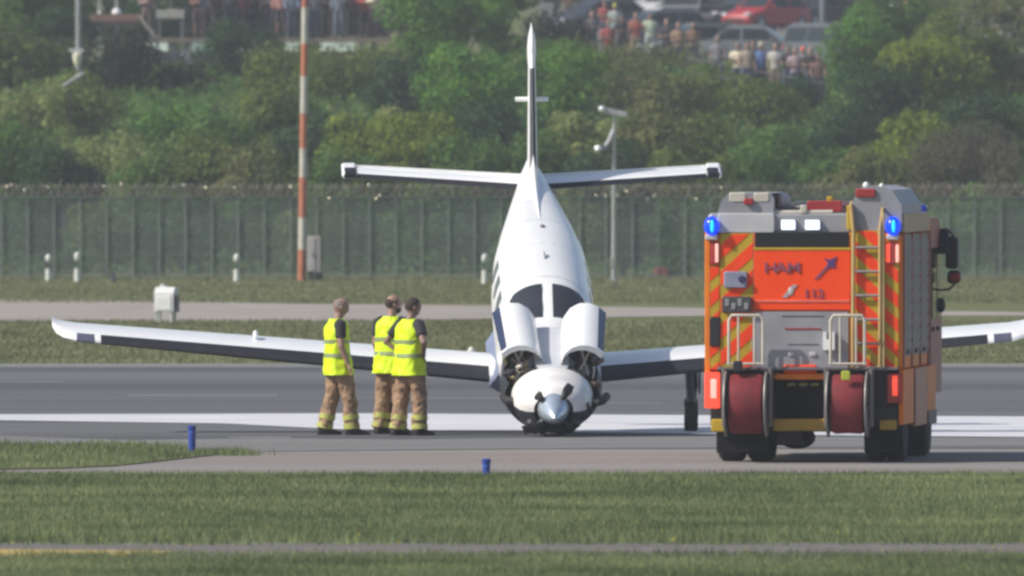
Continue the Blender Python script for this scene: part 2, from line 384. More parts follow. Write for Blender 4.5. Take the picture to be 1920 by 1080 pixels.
# nose: cowl, lower cowl, raised cowl doors, engine
NS = [(.42,.25,.19,-.26),(.48,.35,.24,-.33),(.60,.43,.29,-.41),(.78,.49,.345,-.455),(1.02,.52,.385,-.475),(1.05,.60,.39,-.48),(1.12,.625,.40,-.485),(1.5,.655,.44,-.52),(2.45,.60,.50,-.62)]
def nsurf(t, ang, off=0.0):
    for a, b in zip(NS[:-1], NS[1:]):
        if t <= b[0]+1e-6:
            k = (t-a[0])/(b[0]-a[0]); hw, zt, zb = [a[i]+(b[i]-a[i])*k for i in (1,2,3)]; break
    zc = 0.0; r = R(ang); s_, c_ = math.sin(r), math.cos(r); e = 1.0
    return (math.copysign(abs(s_)**e, s_)*(hw+off), t, zc + math.copysign(abs(c_)**e, c_)*((zt if c_ > 0 else -zb)+off))
ts2 = [.42,.48,.60,.78,1.02]
nb = part(MB().loft([[nsurf(t, a) for a in np.linspace(-98, 98, 41)] for t in ts2], cap=False, closed=False), 'nose_cowl', mat('sooty_white', (0.74,0.71,0.69), 0.35, var=0.10, scale=3.5, rgb2=(0.84,0.83,0.82), coat=0.2))
part(MB().loft([[nsurf(t, a, -.03) for a in np.linspace(-98, 98, 41)] for t in ts2], cap=False, closed=False), 'cowl_liner', DARKM, nb)
part(MB().loft([[nsurf(t, a) for a in np.linspace(98, 262, 33)] for t in ts2+[1.05]], cap=False, closed=False), 'chin_cowl', mat('lower_cowl_dark', (0.020,0.021,0.032), 0.5, var=0.5, scale=5))
part(MB().loft([[nsurf(t, a) for a in np.linspace(66, 294, 41)] for t in [1.05,1.2,1.5,2.0,2.45]], cap=False, closed=False), 'lower_cowl', mat('lower_cowl_dark', (0.020,0.021,0.032), 0.5, var=0.5, scale=5))
part(MB().loft([[nsurf(t, a) for a in np.linspace(-20, 20, 13)] for t in [1.02,1.12,1.5,2.0,2.45]], cap=False, closed=False), 'cowl_spine', mat('spine_grey', (0.55,0.56,0.60), 0.4, var=0.06))
# air inlet slots and scraped edge under the spinner
for s in (-1, 1):
    part(MB().ell((s*.27, .50, -.20), (.085,.10,.075)), 'air_inlet', BLACK)
part(MB().ell((0, .52, -.335), (.16,.12,.055)), 'chin_inlet', BLACK)
part(MB().lathe([(.03,.95),(.27,.97),(.31,1.2),(.30,1.5),(.35,1.52),(.37,1.9),(.30,2.2),(.24,2.44)], (0,0,0), 'Y', 20), 'engine_core', BROWN)
for s in (-1, 1):
    eng = part(MB().box(*sorted((s*.30, s*.42)), 1.35, 1.75, -.12, .12), 'accessory_box', OCHRE, ang=20)
    part(MB().tube([(s*.22,1.2,.30),(s*.36,1.35,.20),(s*.40,1.6,.02),(s*.36,2.0,-.1)], .028), 'fuel_line', PALE)
    part(MB().tube([(s*.30,1.25,.12),(s*.44,1.4,-.05),(s*.42,1.9,-.2)], .035), 'oil_line', BROWN)
    # exhaust stack
    part(MB().tube([(s*.40,.86,-.03),(s*.54,.90,-.04),(s*(.64 if s > 0 else .58),1.0,-.05),(s*(.70 if s > 0 else .61),1.18,-.05)], [.06,.065,.06,.055], 12), 'exhaust_stack', DARKM)
    # raised cowl door: white skin with a navy stripe at its outer edge, held by two stays
    def sec(k):
        f = [(.13,.44),(.16,.54),(.24,.61),(.34,.645),(.45,.645),(.54,.615),(.575,.595),(.65,.535)]
        b = [(.17,.51),(.19,.64),(.27,.755),(.39,.82),(.51,.825),(.60,.79),(.635,.77),(.73,.69)]
        return [(s*(p[0]*(1-k)+q[0]*k), p[1]*(1-k)+q[1]*k) for p, q in zip(f, b)]
    def door_strip(i0, i1, t0, t1, off=0.0, th=0.03):
        rings = []
        for k in np.linspace(0, 1, 7):
            t = t0+(t1-t0)*k; S = sec((t-1.12)/1.33)[i0:i1+1]
            up = [(x+s*off*0.6, t, z+off) for x, z in S]; dn = [(x-s*th*0.4, t, z-th) for x, z in S][::-1]
            rings.append(up+dn)
        return MB().loft(rings)
    dr = part(door_strip(0, 6, 1.12, 2.45), 'cowl_door', WHITE, ang=50)
    part(door_strip(6, 7, 1.12, 2.45, 0.001), 'stripe', NAVY, dr, ang=50)
    part(door_strip(0, 7, 1.10, 1.16, 0.006, 0.06), 'door_lip', WHITE, dr, ang=50)
    part(MB().tube([(s*.50,1.25,.57),(s*.30,1.15,.18)], .016), 'stay', PALE, dr)
    part(MB().tube([(s*.36,1.3,.60),(s*.46,1.2,.22)], .016), 'stay', PALE, dr)
part(MB().lathe([(.004,0),(.05,.045),(.095,.13),(.14,.23),(.175,.33),(.205,.42),(.212,.48)], (0,0,0), 'Y', 28), 'spinner', SPIN)
for (ang, ln, bend) in ((34,.15,.12),(-46,.07,.06),(140,.16,.18),(-135,.18,.18)):
    a = R(ang); d = Vector((math.sin(a),0,math.cos(a)))
    p0 = d*.19+Vector((0,.36,0)); p1 = d*.24+Vector((0,.36,0)); p2 = d*(.24+ln*.5)+Vector((0,.36+bend*.2,0)); p3 = d*(.24+ln)+Vector((0,.36+bend*.6,0))
    n_ = Vector((math.cos(a),0,-math.sin(a))); rings = []
    for p, wd, th in ((p0,.035,.035),(p1,.045,.025),(p2,.065,.014),(p3,.05,.008)):
        rings.append([p+n_*wd*c+Vector((0,1,0))*th*q for c, q in ((1,0),(.4,1),(-.4,1),(-1,0),(-.4,-1),(.4,-1))])
    part(MB().loft(rings), 'propeller_blade', BLACK, ang=30)

# exposed machinery in the open bays and torn pieces round the lower nose
rnd = random.Random(5)
for s in (-1, 1):
    for i in range(16):
        t = rnd.uniform(1.06, 1.5); x = s*rnd.uniform(.30,.60); z = rnd.uniform(-.05,.44); q = rnd.choice((BROWN, DARKM, OCHRE, PALE, BROWN, BLACK))
        if i % 3 == 0: part(MB().tube([(x,t,z),(x+rnd.uniform(-.10,.10),t+rnd.uniform(-.04,.2),z+rnd.uniform(-.14,.12)),(x+rnd.uniform(-.14,.14),t+.2,z+rnd.uniform(-.2,.1))], rnd.uniform(.010,.022), 7), 'engine_pipe', q)
        else:
            a, b, c = rnd.uniform(.02,.065), rnd.uniform(.04,.10), rnd.uniform(.02,.07); m_ = Matrix.Translation((x,t,z)) @ Matrix.Rotation(rnd.uniform(-.7,.7), 4, 'Y') @ Matrix.Rotation(rnd.uniform(-.6,.6), 4, 'Z')
            part(MB().bbox(-a,a,-b,b,-c,c,.012).xf(m_), 'engine_component', q, ang=30)
    for i in range(2):
        a = s*rnd.uniform(92,150); p = Vector(nsurf(rnd.uniform(.5,.95), a, .01)); u = rnd.uniform(.05,.12)
        m_ = Matrix.Translation(p) @ Matrix.Rotation(rnd.uniform(-1,1), 4, 'Y') @ Matrix.Rotation(rnd.uniform(-.6,.6), 4, 'X')
        part(MB().prism([(-u,-.02),(-.3*u,-.05),(u*.7,-.03),(u,.04),(.2*u,.02),(-.6*u,.055)], -.012, .012).xf(m_), 'torn_panel', rnd.choice((DARKM, BROWN, BLACK, PALE)), ang=20)

# wings, tailplane, fin
def foil(chord, thick, n=12):
    pts = []
    for i in range(n+1):                       # upper, trailing to leading edge
        x = 0.5*(1+math.cos(PI*i/n)); y = 5*thick*(0.2969*math.sqrt(x)-0.126*x-0.3516*x*x+0.2843*x**3-0.1015*x**4)
        pts.append((x*chord, (y*1.1+0.02*4*x*(1-x))*chord))
    for i in range(1, n):
        x = 0.5*(1-math.cos(PI*i/n)); y = 5*thick*(0.2969*math.sqrt(x)-0.126*x-0.3516*x*x+0.2843*x**3-0.1015*x**4)
        pts.append((x*chord, (-y*0.9+0.02*4*x*(1-x))*chord))
    return pts
def wsec(s, ys, tle, zle, chord, thick, inc):
    c, q = math.cos(inc), math.sin(inc)
    return [(s*ys, tle + x*c + z*q, zle - x*q + z*c) for x, z in foil(chord, thick)]
def wing_at(ys):
    k = (ys-.5)/5.6; ch = 1.50-(1.50-.95)*k
    return dict(tle=3.72+.34*k, zle=-.575+(ys-.6)*math.tan(R(4.6)), chord=ch, thick=.155-.03*k, inc=R(3.2)-R(1.0)*k)
for s in (-1, 1):
    yl = [.35,.7,1.4,2.4,3.4,4.4,5.2,5.75,6.05]
    S = [wsec(s, y, **wing_at(y)) for y in yl]
    w_ = wing_at(6.05)
    for y, kc, kt, dz in ((6.2,.92,.85,.005),(6.29,.78,.7,.012),(6.345,.52,.5,.03)):
        p = wing_at(6.05); d0 = p['chord']*(1-kc); p['tle'] += d0*0.95; p['chord'] *= kc; p['thick'] *= kt/kc if kc else 1; p['zle'] += dz + (y-6.05)*.12
        S.append(wsec(s, y, **p))
    wg = part(MB().loft(S), 'wing', WHITE, ang=30)
    B = []
    for y in [.72,1.4,2.4,3.4,4.4,5.2,5.72]:
        f = wsec(s, y, **wing_at(y)); c = Vector(f[6]); B.append([Vector(p)+(Vector(p)-c)*0.012 for p in f[9:16]])
    part(MB().loft(B, cap=False, closed=False), 'deicing_boot', BOOT, wg, ang=60)
    f1, f2 = [wsec(s, y, **wing_at(y)) for y in (5.80, 6.03)]
    part(MB().loft([[Vector(p)+(Vector(p)-Vector(f1[6]))*0.014 for p in f1[9:15]], [Vector(p)+(Vector(p)-Vector(f2[6]))*0.014 for p in f2[9:15]]], cap=False, closed=False), 'landing_lamp_lens', mat('lamp_lens', (0.10,0.10,0.15), 0.1, spec=0.8), wg, ang=60)
    # flap drooped behind the wing
    F = []
    for y in (.8, 2.4, 4.0):
        p = wing_at(y); te = p['tle']+p['chord']-.04; zt = p['zle']-math.sin(p['inc'])*p['chord']
        F.append([(s*y, te, zt+.015), (s*y, te+.30, zt-.10), (s*y, te+.29, zt-.12), (s*y, te, zt-.03)])
    part(MB().loft(F), 'flap', WHITE, ang=20)
    p = wing_at(3.72); part(MB().ell((s*3.72, p['tle']+.62, p['zle']+.13), (.035,.12,.045)), 'wing_fairing', WHITE)
    # main wheel and leg
    leg = part(MB().tube([(s*1.90,4.72,-.46),(s*1.93,4.74,-.95),(s*1.93,4.66,-1.15)], [.085,.08,.06], 10), 'landing_gear_leg', mat('gear_grey', (0.07,0.07,0.08), 0.4, 0.5))
    part(MB().tube([(s*1.93,4.66,-1.15),(s*1.93,4.80,-1.36)], .04), 'trailing_link', DARKM, leg)
    part(MB().prismx([(4.55,-.5),(5.0,-.5),(4.95,-1.02),(4.62,-1.02)], s*2.03-.012, s*2.03+.012), 'gear_door', mat('gear_door', (0.055,0.055,0.07), 0.5), leg, ang=20)
    wl = part(MB().lathe([(.10,-.075),(.20,-.085),(.235,-.05),(.24,0),(.235,.05),(.20,.085),(.10,.075)], (s*1.93+s*.0,4.80,-1.355), 'X', 22), 'main_wheel', RUB)
    part(MB().lathe([(.02,-.09),(.11,-.088),(.11,.088),(.02,.09)], (s*1.93,4.80,-1.355), 'X', 16), 'hub', PALE, wl)
    # tailplane with drooped elevator
    def tsec(ys):
        k = ys/2.5; return wsec(s, ys, 9.30+.34*k, .405+.085*k, .66-.13*k, .115, R(1.0))
    ty = [.06,.6,1.2,1.8,2.3]
    T = [tsec(y) for y in ty]
    tp = part(MB().loft(T), 'tailplane', WHITE, ang=30)
    Bt = []
    for y in ty:
        f = tsec(y); c = Vector(f[6]); Bt.append([Vector(p)+(Vector(p)-c)*0.02 for p in f[9:16]])
    part(MB().loft(Bt, cap=False, closed=False), 'deicing_boot', BOOT, tp, ang=60)
    E = []
    for y in (.12, 1.2, 2.3):
        k = y/2.5; te = 9.30+.34*k+.66-.13*k; z = .405+.085*k
        E.append([(s*y, te-.02, z+.03), (s*y, te+.36-.1*k, z-.085), (s*y, te+.36-.1*k, z-.095), (s*y, te-.02, z-.02)])
    el = part(MB().loft(E), 'elevator', WHITE, ang=20)
    k = .98; tl = 9.30+.34*k
    hb = part(MB().bbox(*sorted((s*2.305, s*2.50)), tl-.01, tl+.50, .462, .545, .025), 'elevator_horn', WHITE, el, ang=20)
    part(MB().bbox(*sorted((s*2.31, s*2.47)), tl-.03, tl+.25, .472, .549, .012), 'horn_boot', BLACK, el, ang=20)
# fin
def fsec(k, inset=0.0):
    z = .60+(2.10-.60)*k; tl = 8.95+1.12*k; te = 10.5+.10*k; ch = te-tl; th = (.135-.045*k)
    return [(y_, tl+x_, z) for x_, y_ in [(a, b) for a, b in foil_sym(ch, th/ch)]]
def foil_sym(ch, th, n=10):
    up = []
    for i in range(n+1):
        x = 0.5*(1+math.cos(PI*i/n)); y = 5*th*(0.2969*math.sqrt(x)-0.126*x-0.3516*x*x+0.2843*x**3-0.1036*x**4); up.append((x*ch, y*ch))
    return up + [(x, -y) for x, y in up[::-1][1:-1]]
fin = part(MB().loft([fsec(k) for k in (0,.25,.5,.75,1)]), 'fin', WHITE, ang=30)
Bf = []
for k in (.06,.3,.6,.86):
    f = [Vector(p) for p in fsec(k)]; Bf.append([(p[0]*1.06, p[1]-.006, p[2]) for p in [f[8].lerp(f[9],.35), f[9], f[10], f[11], f[12].lerp(f[11],.35)]])
part(MB().loft(Bf, cap=False, closed=False), 'deicing_boot', mat('fin_boot', (0.040,0.040,0.055), 0.55, var=0.25), fin, ang=60)
part(MB().loft([[(y*m_, 10.03+x*m2+(1-m2)*.5, z) for x, y in foil_sym(.62, .19)] for m_, m2, z in ((.85,.9,1.86),(1.0,1.0,1.98),(1.0,1.0,2.11),(.75,.9,2.23),(.15,.6,2.34))]), 'fin_tip', WHITE, fin)
part(MB().loft([[(0.0,t,z0+h) , (b,t,z0), (-b,t,z0)] for t,b,h,z0 in ((6.3,.01,.005,.845),(7.4,.05,.06,.76),(8.4,.07,.16,.67),(9.15,.07,.33,.60))]), 'dorsal_fillet', WHITE, fin, ang=25)
part(MB().tube([(-.22,9.95,1.46),(.22,9.95,1.46)], .030, 10), 'crossbar_antenna', WHITE)
# fairings where the wing meets the body
for s in (-1, 1):
    part(MB().loft([[(s*x_, t, z) for x_, z in ((.40,-.30-h*.2),(.60,-.40),(.72,-.585),(.60,-.66),(.30,-.70))] for t, h in ((3.45,.6),(3.9,0),(4.8,0),(5.5,.5))]), 'wing_root_fairing', mat('fairing_blue', (0.17,0.20,0.30), 0.4, var=0.1), ang=40)
# ---------------------------------------------------------------- airport fire engine, seen from behind
ty_ = dist(868)
truck = thing('fire_engine', (wx(1505, ty_), ty_, 0), 'orange and yellow chevron airport fire engine seen from behind, blue beacons lit', 'fire engine', rz=R(-5.2))
TS = sc(ty_)
def X(px): return (px-1505)/TS
def Z(py): return (868-py)/TS
ORANGE = mat('fluorescent_orange', (1.0,0.075,0.008), 0.5, var=0.06, spec=0.25)
AMBER = mat('truck_amber', (0.84,0.22,0.02), 0.5, var=0.1, spec=0.25)
YELL = mat('chevron_yellow', (0.50,0.34,0.030), 0.5, var=0.1, spec=0.25)
REDST = mat('chevron_red', (0.92,0.065,0.012), 0.5, var=0.1, spec=0.25)
GREY = mat('truck_grey', (0.31,0.31,0.34), 0.5, 0.1, var=0.16, scale=2.5)
LGREY = mat('truck_light_grey', (0.50,0.50,0.52), 0.5, var=0.08)
ALU = mat('aluminium', (0.30,0.28,0.265), 0.5, 0.3, var=0.08)
CREAM = mat('cream_tube', (0.62,0.58,0.50), 0.4, 0.2)
HOSE = mat('red_hose_drum', (0.17,0.010,0.016), 0.75, var=0.25, scale=6)
DRED = mat('dark_red', (0.34,0.03,0.03), 0.4, var=0.1)
SHUT = mat('shutter_grey', (0.10,0.088,0.095), 0.45, 0.4, var=0.15)
LAMPR = mat('tail_lamp_lit', (0.75,0.05,0.03), 0.25, emis=(1.0,0.10,0.05), estr=0.7)
LAMPW = mat('tail_lamp_strip', (0.85,0.5,0.45), 0.25, emis=(1.0,0.45,0.35), estr=0.55)
BLUE = mat('blue_beacon_lit', (0.0,0.03,0.6), 0.2, emis=(0.0,0.045,1.0), estr=1.25)
BLUEC = mat('blue_beacon_core', (0.05,0.6,1.0), 0.2, emis=(0.0,0.50,1.0), estr=1.0)
SCENE = mat('scene_lamp_lit', (0.9,0.95,1.0), 0.2, emis=(0.62,0.75,1.0), estr=1.15)
NAVYT = mat('navy_lettering', (0.10,0.04,0.20), 0.5)
GREYT = mat('grey_lettering', (0.30,0.07,0.12), 0.5, var=0.05)
def tp(mb, name, m, parent=None, smooth=False, ang=30, label=None):
    o = mb.build(name, m, parent or truck, smooth, ang)
    if label: o['label'] = label
    return o
def bx(x0, x1, y0, y1, p0, p1, b=0.015):
    """slab given by picture columns and rows on the rear face, y0..y1 deep"""
    xa, xb = sorted((X(x0), X(x1))); za, zb = sorted((Z(p0), Z(p1)))
    b = min(b, (xb-xa)/4, (zb-za)/4, (y1-y0)/3); return MB().bbox(xa, xb, y0, y1, za, zb, b)

LEN = 4.6
body = tp(bx(1321, 1692, 0.02, LEN, 437, 694, 0.03), 'body', AMBER, ang=20)
tp(bx(1326, 1690, 0.05, LEN, 400, 438, 0.03), 'upper_body', GREY)
tp(bx(1330, 1684, 0.10, 6.4, 690, 800), 'chassis', BLACK)
# roof lockers and gear
lk = tp(MB().prism([(X(1343),Z(402)),(X(1450),Z(402)),(X(1450),Z(372)),(X(1442),Z(362)),(X(1365),Z(362)),(X(1352),Z(376))], 0.04, 2.6), 'roof_locker', GREY)
tp(bx(1345, 1452, 0.0, 0.05, 400, 437), 'locker_panel', LGREY)
for a, b in ((1366,1398),(1412,1442)): tp(bx(a, b, 0.03, 2.2, 361, 379), 'locker_lid', CREAM, lk)
tp(bx(1394, 1412, -0.01, 0.05, 372, 384), 'latch', DRED, lk)
tp(bx(1442, 1456, 0.3, 0.8, 362, 390), 'roof_lamp', BLACK)
rk = tp(MB().prism([(X(1592),Z(432)),(X(1692),Z(432)),(X(1690),Z(384)),(X(1672),Z(356)),(X(1640),Z(348)),(X(1612),Z(352)),(X(1598),Z(378))], 0.03, 3.4), 'roof_locker', GREY)
tp(bx(1604, 1642, 0.0, 0.2, 354, 370), 'warning_lamp', DRED, rk)
tp(MB().ell((X(1622), 0.2, Z(348)), (.04,.04,.045)), 'work_lamp', mat('lamp_white', (0.8,0.8,0.78), 0.2), rk, True)
tp(MB().ell((X(1650), 0.3, Z(349)), (.03,.03,.035)), 'work_lamp', MATS['lamp_white'], rk, True)
tp(bx(1450, 1594, 0.06, 0.30, 406, 436), 'roof_header', mat('header_grey', (0.10,0.10,0.115), 0.5))
for a, b in ((1465,1491),(1510,1537)):
    f = tp(bx(a-2, b+2, 0.02, 0.08, 411, 433), 'scene_lamp', GREY); tp(bx(a, b, 0.0, 0.03, 413, 431), 'lens', SCENE, f)
tp(MB().tube([(X(1448),0.10,Z(399)),(X(1560),0.10,Z(398))], .03, 10), 'roof_tube', CREAM, None, True)
tp(bx(1500, 1512, 0.05, 0.15, 384, 400), 'tube_clamp', CREAM)
tp(bx(1508, 1574, 0.4, 1.4, 377, 398), 'roof_case', DRED); tp(bx(1545, 1556, 0.45, 0.6, 368, 379), 'case_handle', YELL)
tp(MB().tube([(X(1450),0.8,Z(390)),(X(1600),0.8,Z(388))], .02), 'roof_rail', ALU)
tp(bx(1455, 1590, 1.5, 3.6, 385, 402), 'roof_ladder', mat('roof_gear', (0.20,0.20,0.21), 0.5))
for i in range(4): tp(MB().tube([(X(1470+i*30),1.5,Z(382)),(X(1470+i*30),3.6,Z(382))], .018), 'ladder_rail', ALU)
# rear face: door with lettering, tailgate, columns
tp(bx(1413, 1592, -0.005, 0.03, 435, 464), 'dark_window', mat('smoked_panel', (0.008,0.008,0.010), 0.4))
door = tp(bx(1413, 1596, -0.015, 0.03, 464, 582), 'rear_door', ORANGE)
tp(bx(1413, 1596, -0.022, 0.0, 464, 469, 0.004), 'door_trim', YELL, door)
tp(bx(1418, 1594, -0.024, 0.0, 562, 567, 0.004), 'door_trim', mat('pale_red', (0.85,0.16,0.11), 0.4), door)
def text(body_, px, py, hpx, m, parent, xs=1.0, name='lettering', y=-0.026):
    c = bpy.data.curves.new('lettering_curve', 'FONT'); c.body = body_; c.size = hpx/TS/0.72; c.extrude = 0.003; c.offset = 0.0015; c.space_character = 1.12
    t = bpy.data.objects.new('lettering_tmp', c); col.objects.link(t); bpy.context.view_layer.update()
    me = bpy.data.meshes.new_from_object(t.evaluated_get(bpy.context.evaluated_depsgraph_get())); bpy.data.objects.remove(t)
    me.materials.clear(); me.materials.append(m)
    me.transform(Matrix.Translation((X(px), y, Z(py))) @ Matrix.Rotation(PI/2, 4, 'X') @ Matrix.Diagonal((xs,1,1,1)))
    return link(name, me, parent)
for ch, cx in (('H',1432),('A',1453),('M',1475)): text(ch, cx, 511, 20, GREYT, door, 1.25)
for ch, cx in (('1',1506),('1',1519),('2',1532)): text(ch, cx, 558, 17, GREYT, door, 1.15)
def pp(poly, y0, y1): return MB().prism([(X(a), Z(b)) for a, b in poly], y0, y1)
tp(pp([(1527,523),(1534,523),(1556,499),(1552,495)], -0.024, -0.012), 'logo_tail', GREYT, door)
tp(pp([(1546,484),(1556,487),(1570,481),(1565,492),(1567,503),(1558,500),(1550,505),(1553,494)], -0.026, -0.012), 'logo_aeroplane', NAVYT, door)
tp(pp([(1466,558),(1476,558),(1496,534),(1486,534)], -0.024, -0.012), 'telephone_emblem', mat('emblem_grey', (0.40,0.34,0.36), 0.5), door)
tp(MB().ell((X(1483), -0.018, Z(546)), (.035,.012,.05)), 'emblem_disc', mat('emblem_pale', (0.55,0.52,0.50), 0.5), door, True)
gate = tp(bx(1408, 1592, -0.01, 0.03, 584, 692), 'tailgate', GREY)
tp(bx(1472, 1540, -0.018, 0.0, 615, 618, 0.002), 'gate_trim', DRED, gate); tp(bx(1478, 1536, -0.014, 0.0, 645, 647, 0.001), 'gate_seam', SHUT, gate)
tp(bx(1466, 1545, -0.014, 0.0, 592, 594, 0.001), 'gate_seam', SHUT, gate)
for a in (1478, 1518): tp(bx(a, a+12, -0.03, 0.0, 660, 668), 'gate_latch', LGREY, gate)
tp(MB().prism([(X(1544),Z(656)),(X(1566),Z(656)),(X(1566),Z(622)),(X(1558),Z(622)),(X(1557),Z(636)),(X(1551),Z(636)),(X(1550),Z(622)),(X(1544),Z(622))], -0.09, -0.02), 'bracket', mat('white_plastic', (0.78,0.78,0.80), 0.4), gate)
def clip(poly, a, b, c):
    outp = []
    for i in range(len(poly)):
        p, q = poly[i], poly[(i+1) % len(poly)]; dp, dq = a*p[0]+b*p[1]-c, a*q[0]+b*q[1]-c
        if dp >= 0: outp.append(p)
        if dp*dq < 0: k = dp/(dp-dq); outp.append((p[0]+(q[0]-p[0])*k, p[1]+(q[1]-p[1])*k))
    return outp
def chevrons(x0, x1, p0, p1, dirn, pitch=46.0, ph=0.0, slope=0.9, y=-0.006):
    base = tp(bx(x0, x1, y, 0.025, p0, p1, 0.004), 'chevron_panel', YELL)
    rect = [(x0+1,p0+1),(x1-1,p0+1),(x1-1,p1-1),(x0+1,p1-1)]
    k = -40
    while k < 60:
        c0 = k*pitch+ph+400
        P = clip(rect, dirn*slope, 1, c0); P = clip(P, -dirn*slope, -1, -(c0+pitch*0.55)) if len(P) > 2 else P
        if len(P) > 2:
            xs = [p[0] for p in P]
            off = dirn*slope*0
            tp(MB().prism([(X(a), Z(b)) for a, b in P], y-0.005, y+0.002), 'stripe', REDST, base)
        k += 1
def chev(x0, x1, p0, p1, dirn, ph, pitch=46.0):
    # phase measured at the panel's left edge so that neighbouring panels differ
    chevrons(x0, x1, p0, p1, dirn, pitch, ph + dirn*0.9*x0 - 400 - math.floor((dirn*0.9*x0-400)/pitch)*pitch - 0)
chev(1350, 1412, 438, 690, 1, 10, 50); chev(1330, 1349, 500, 690, 1, 22, 48)
chev(1602, 1652, 432, 690, -1, 0, 50); chev(1655, 1686, 492, 690, -1, 20, 46)
for a, b in ((1321,1331),): tp(bx(a, b, -0.01, 0.05, 436, 700, 0.01), 'corner_post', AMBER)
tp(bx(1412, 1416, -0.012, 0.03, 436, 690, 0.004), 'edge_trim', mat('edge_red', (0.55,0.10,0.06), 0.4)); tp(bx(1596, 1602, -0.012, 0.03, 400, 690, 0.004), 'edge_trim', YELL)
tp(bx(1330, 1350, -0.03, 0.02, 594, 650), 'side_marker_box', BLACK)
# camera unit and control box on the left column
cu = tp(bx(1357, 1401, -0.05, 0.0, 509, 540), 'camera_unit', mat('blue_grey', (0.26,0.27,0.37), 0.4)); tp(MB().lathe([(.03,-.085),(.042,-.07),(.042,-.04)], (X(1391),0,Z(523)), 'Y', 16), 'lens', mat('navy_lens', (0.04,0.04,0.12), 0.15), cu, True)
cb = tp(bx(1354, 1409, -0.07, 0.0, 556, 586), 'control_box', mat('box_dark', (0.06,0.06,0.07), 0.5))
for i in range(4): tp(bx(1360+i*12, 1368+i*12, -0.08, -0.06, 560+(i % 2)*8, 574+(i % 2)*6), 'gauge', mat('gauge_grey', (0.26,0.27,0.27), 0.4), cb)
# lamps
for x in (1334, 1675):
    bcn = tp(MB().ell((X(x), -0.03, Z(424)), (.088,.09,.115), 18, 12), 'beacon', BLUE, None, True, label='blue flashing beacon, lit')
    tp(MB().ell((X(x+2), -0.11, Z(424)), (.022,.02,.075)), 'bulb', BLUEC, bcn, True)
    tp(bx(x-12, x+12, -0.06, 0.04, 440, 450), 'beacon_foot', LGREY, bcn)
for a, b, c in ((1333,1347,1),(1662,1678,0)):
    l = tp(bx(a-1, b+1, -0.03, 0.02, 454, 496), 'upper_tail_lamp', mat('lamp_housing_red', (0.42,0.05,0.05), 0.3)); tp(bx(a+8 if c else a, b if c else b-8, -0.04, -0.02, 457, 492), 'lens', LAMPW if c else LAMPR, l)
tp(bx(1680,1686,-0.03,0.02,458,492), 'reflector', LAMPW)
l = tp(bx(1321, 1350, -0.06, 0.05, 698, 766), 'tail_lamp', LAMPR); tp(bx(1333, 1344, -0.075, -0.05, 711, 747), 'lens', LAMPW, l)
l = tp(bx(1664, 1692, -0.05, 0.05, 700, 756), 'tail_lamp', mat('lamp_dark_red', (0.45,0.035,0.03), 0.3)); tp(bx(1674, 1684, -0.065, -0.04, 704, 742), 'lens', LAMPR, l)
# ladder on the right
ld = tp(MB().tube([(X(1600),-0.05,Z(694)),(X(1601),-0.05,Z(430)),(X(1596),-0.02,Z(385)),(X(1594),.25,Z(380))], .022), 'ladder_rail', mat('ladder_yellow', (0.50,0.34,0.14), 0.5), None, True)
ld2 = tp(MB().tube([(X(1651),-0.05,Z(694)),(X(1651),-0.05,Z(430)),(X(1656),-0.02,Z(392)),(X(1656),.2,Z(388))], .022), 'ladder_rail', mat('ladder_yellow', (0.50,0.34,0.14), 0.5), None, True)
for i in range(6): tp(MB().tube([(X(1601),-0.05,Z(464+i*45)),(X(1651),-0.05,Z(464+i*45))], .017), 'ladder_rung', ALU, None, True)
tp(bx(1588, 1600, -0.03, 0.05, 385, 432), 'grab_rail_top', YELL)
tp(MB().tube([(X(1657),-0.04,Z(398)),(X(1658),-0.05,Z(690))], .014), 'grab_rail', mat('rail_yellow', (0.60,0.46,0.20), 0.4), None, True)
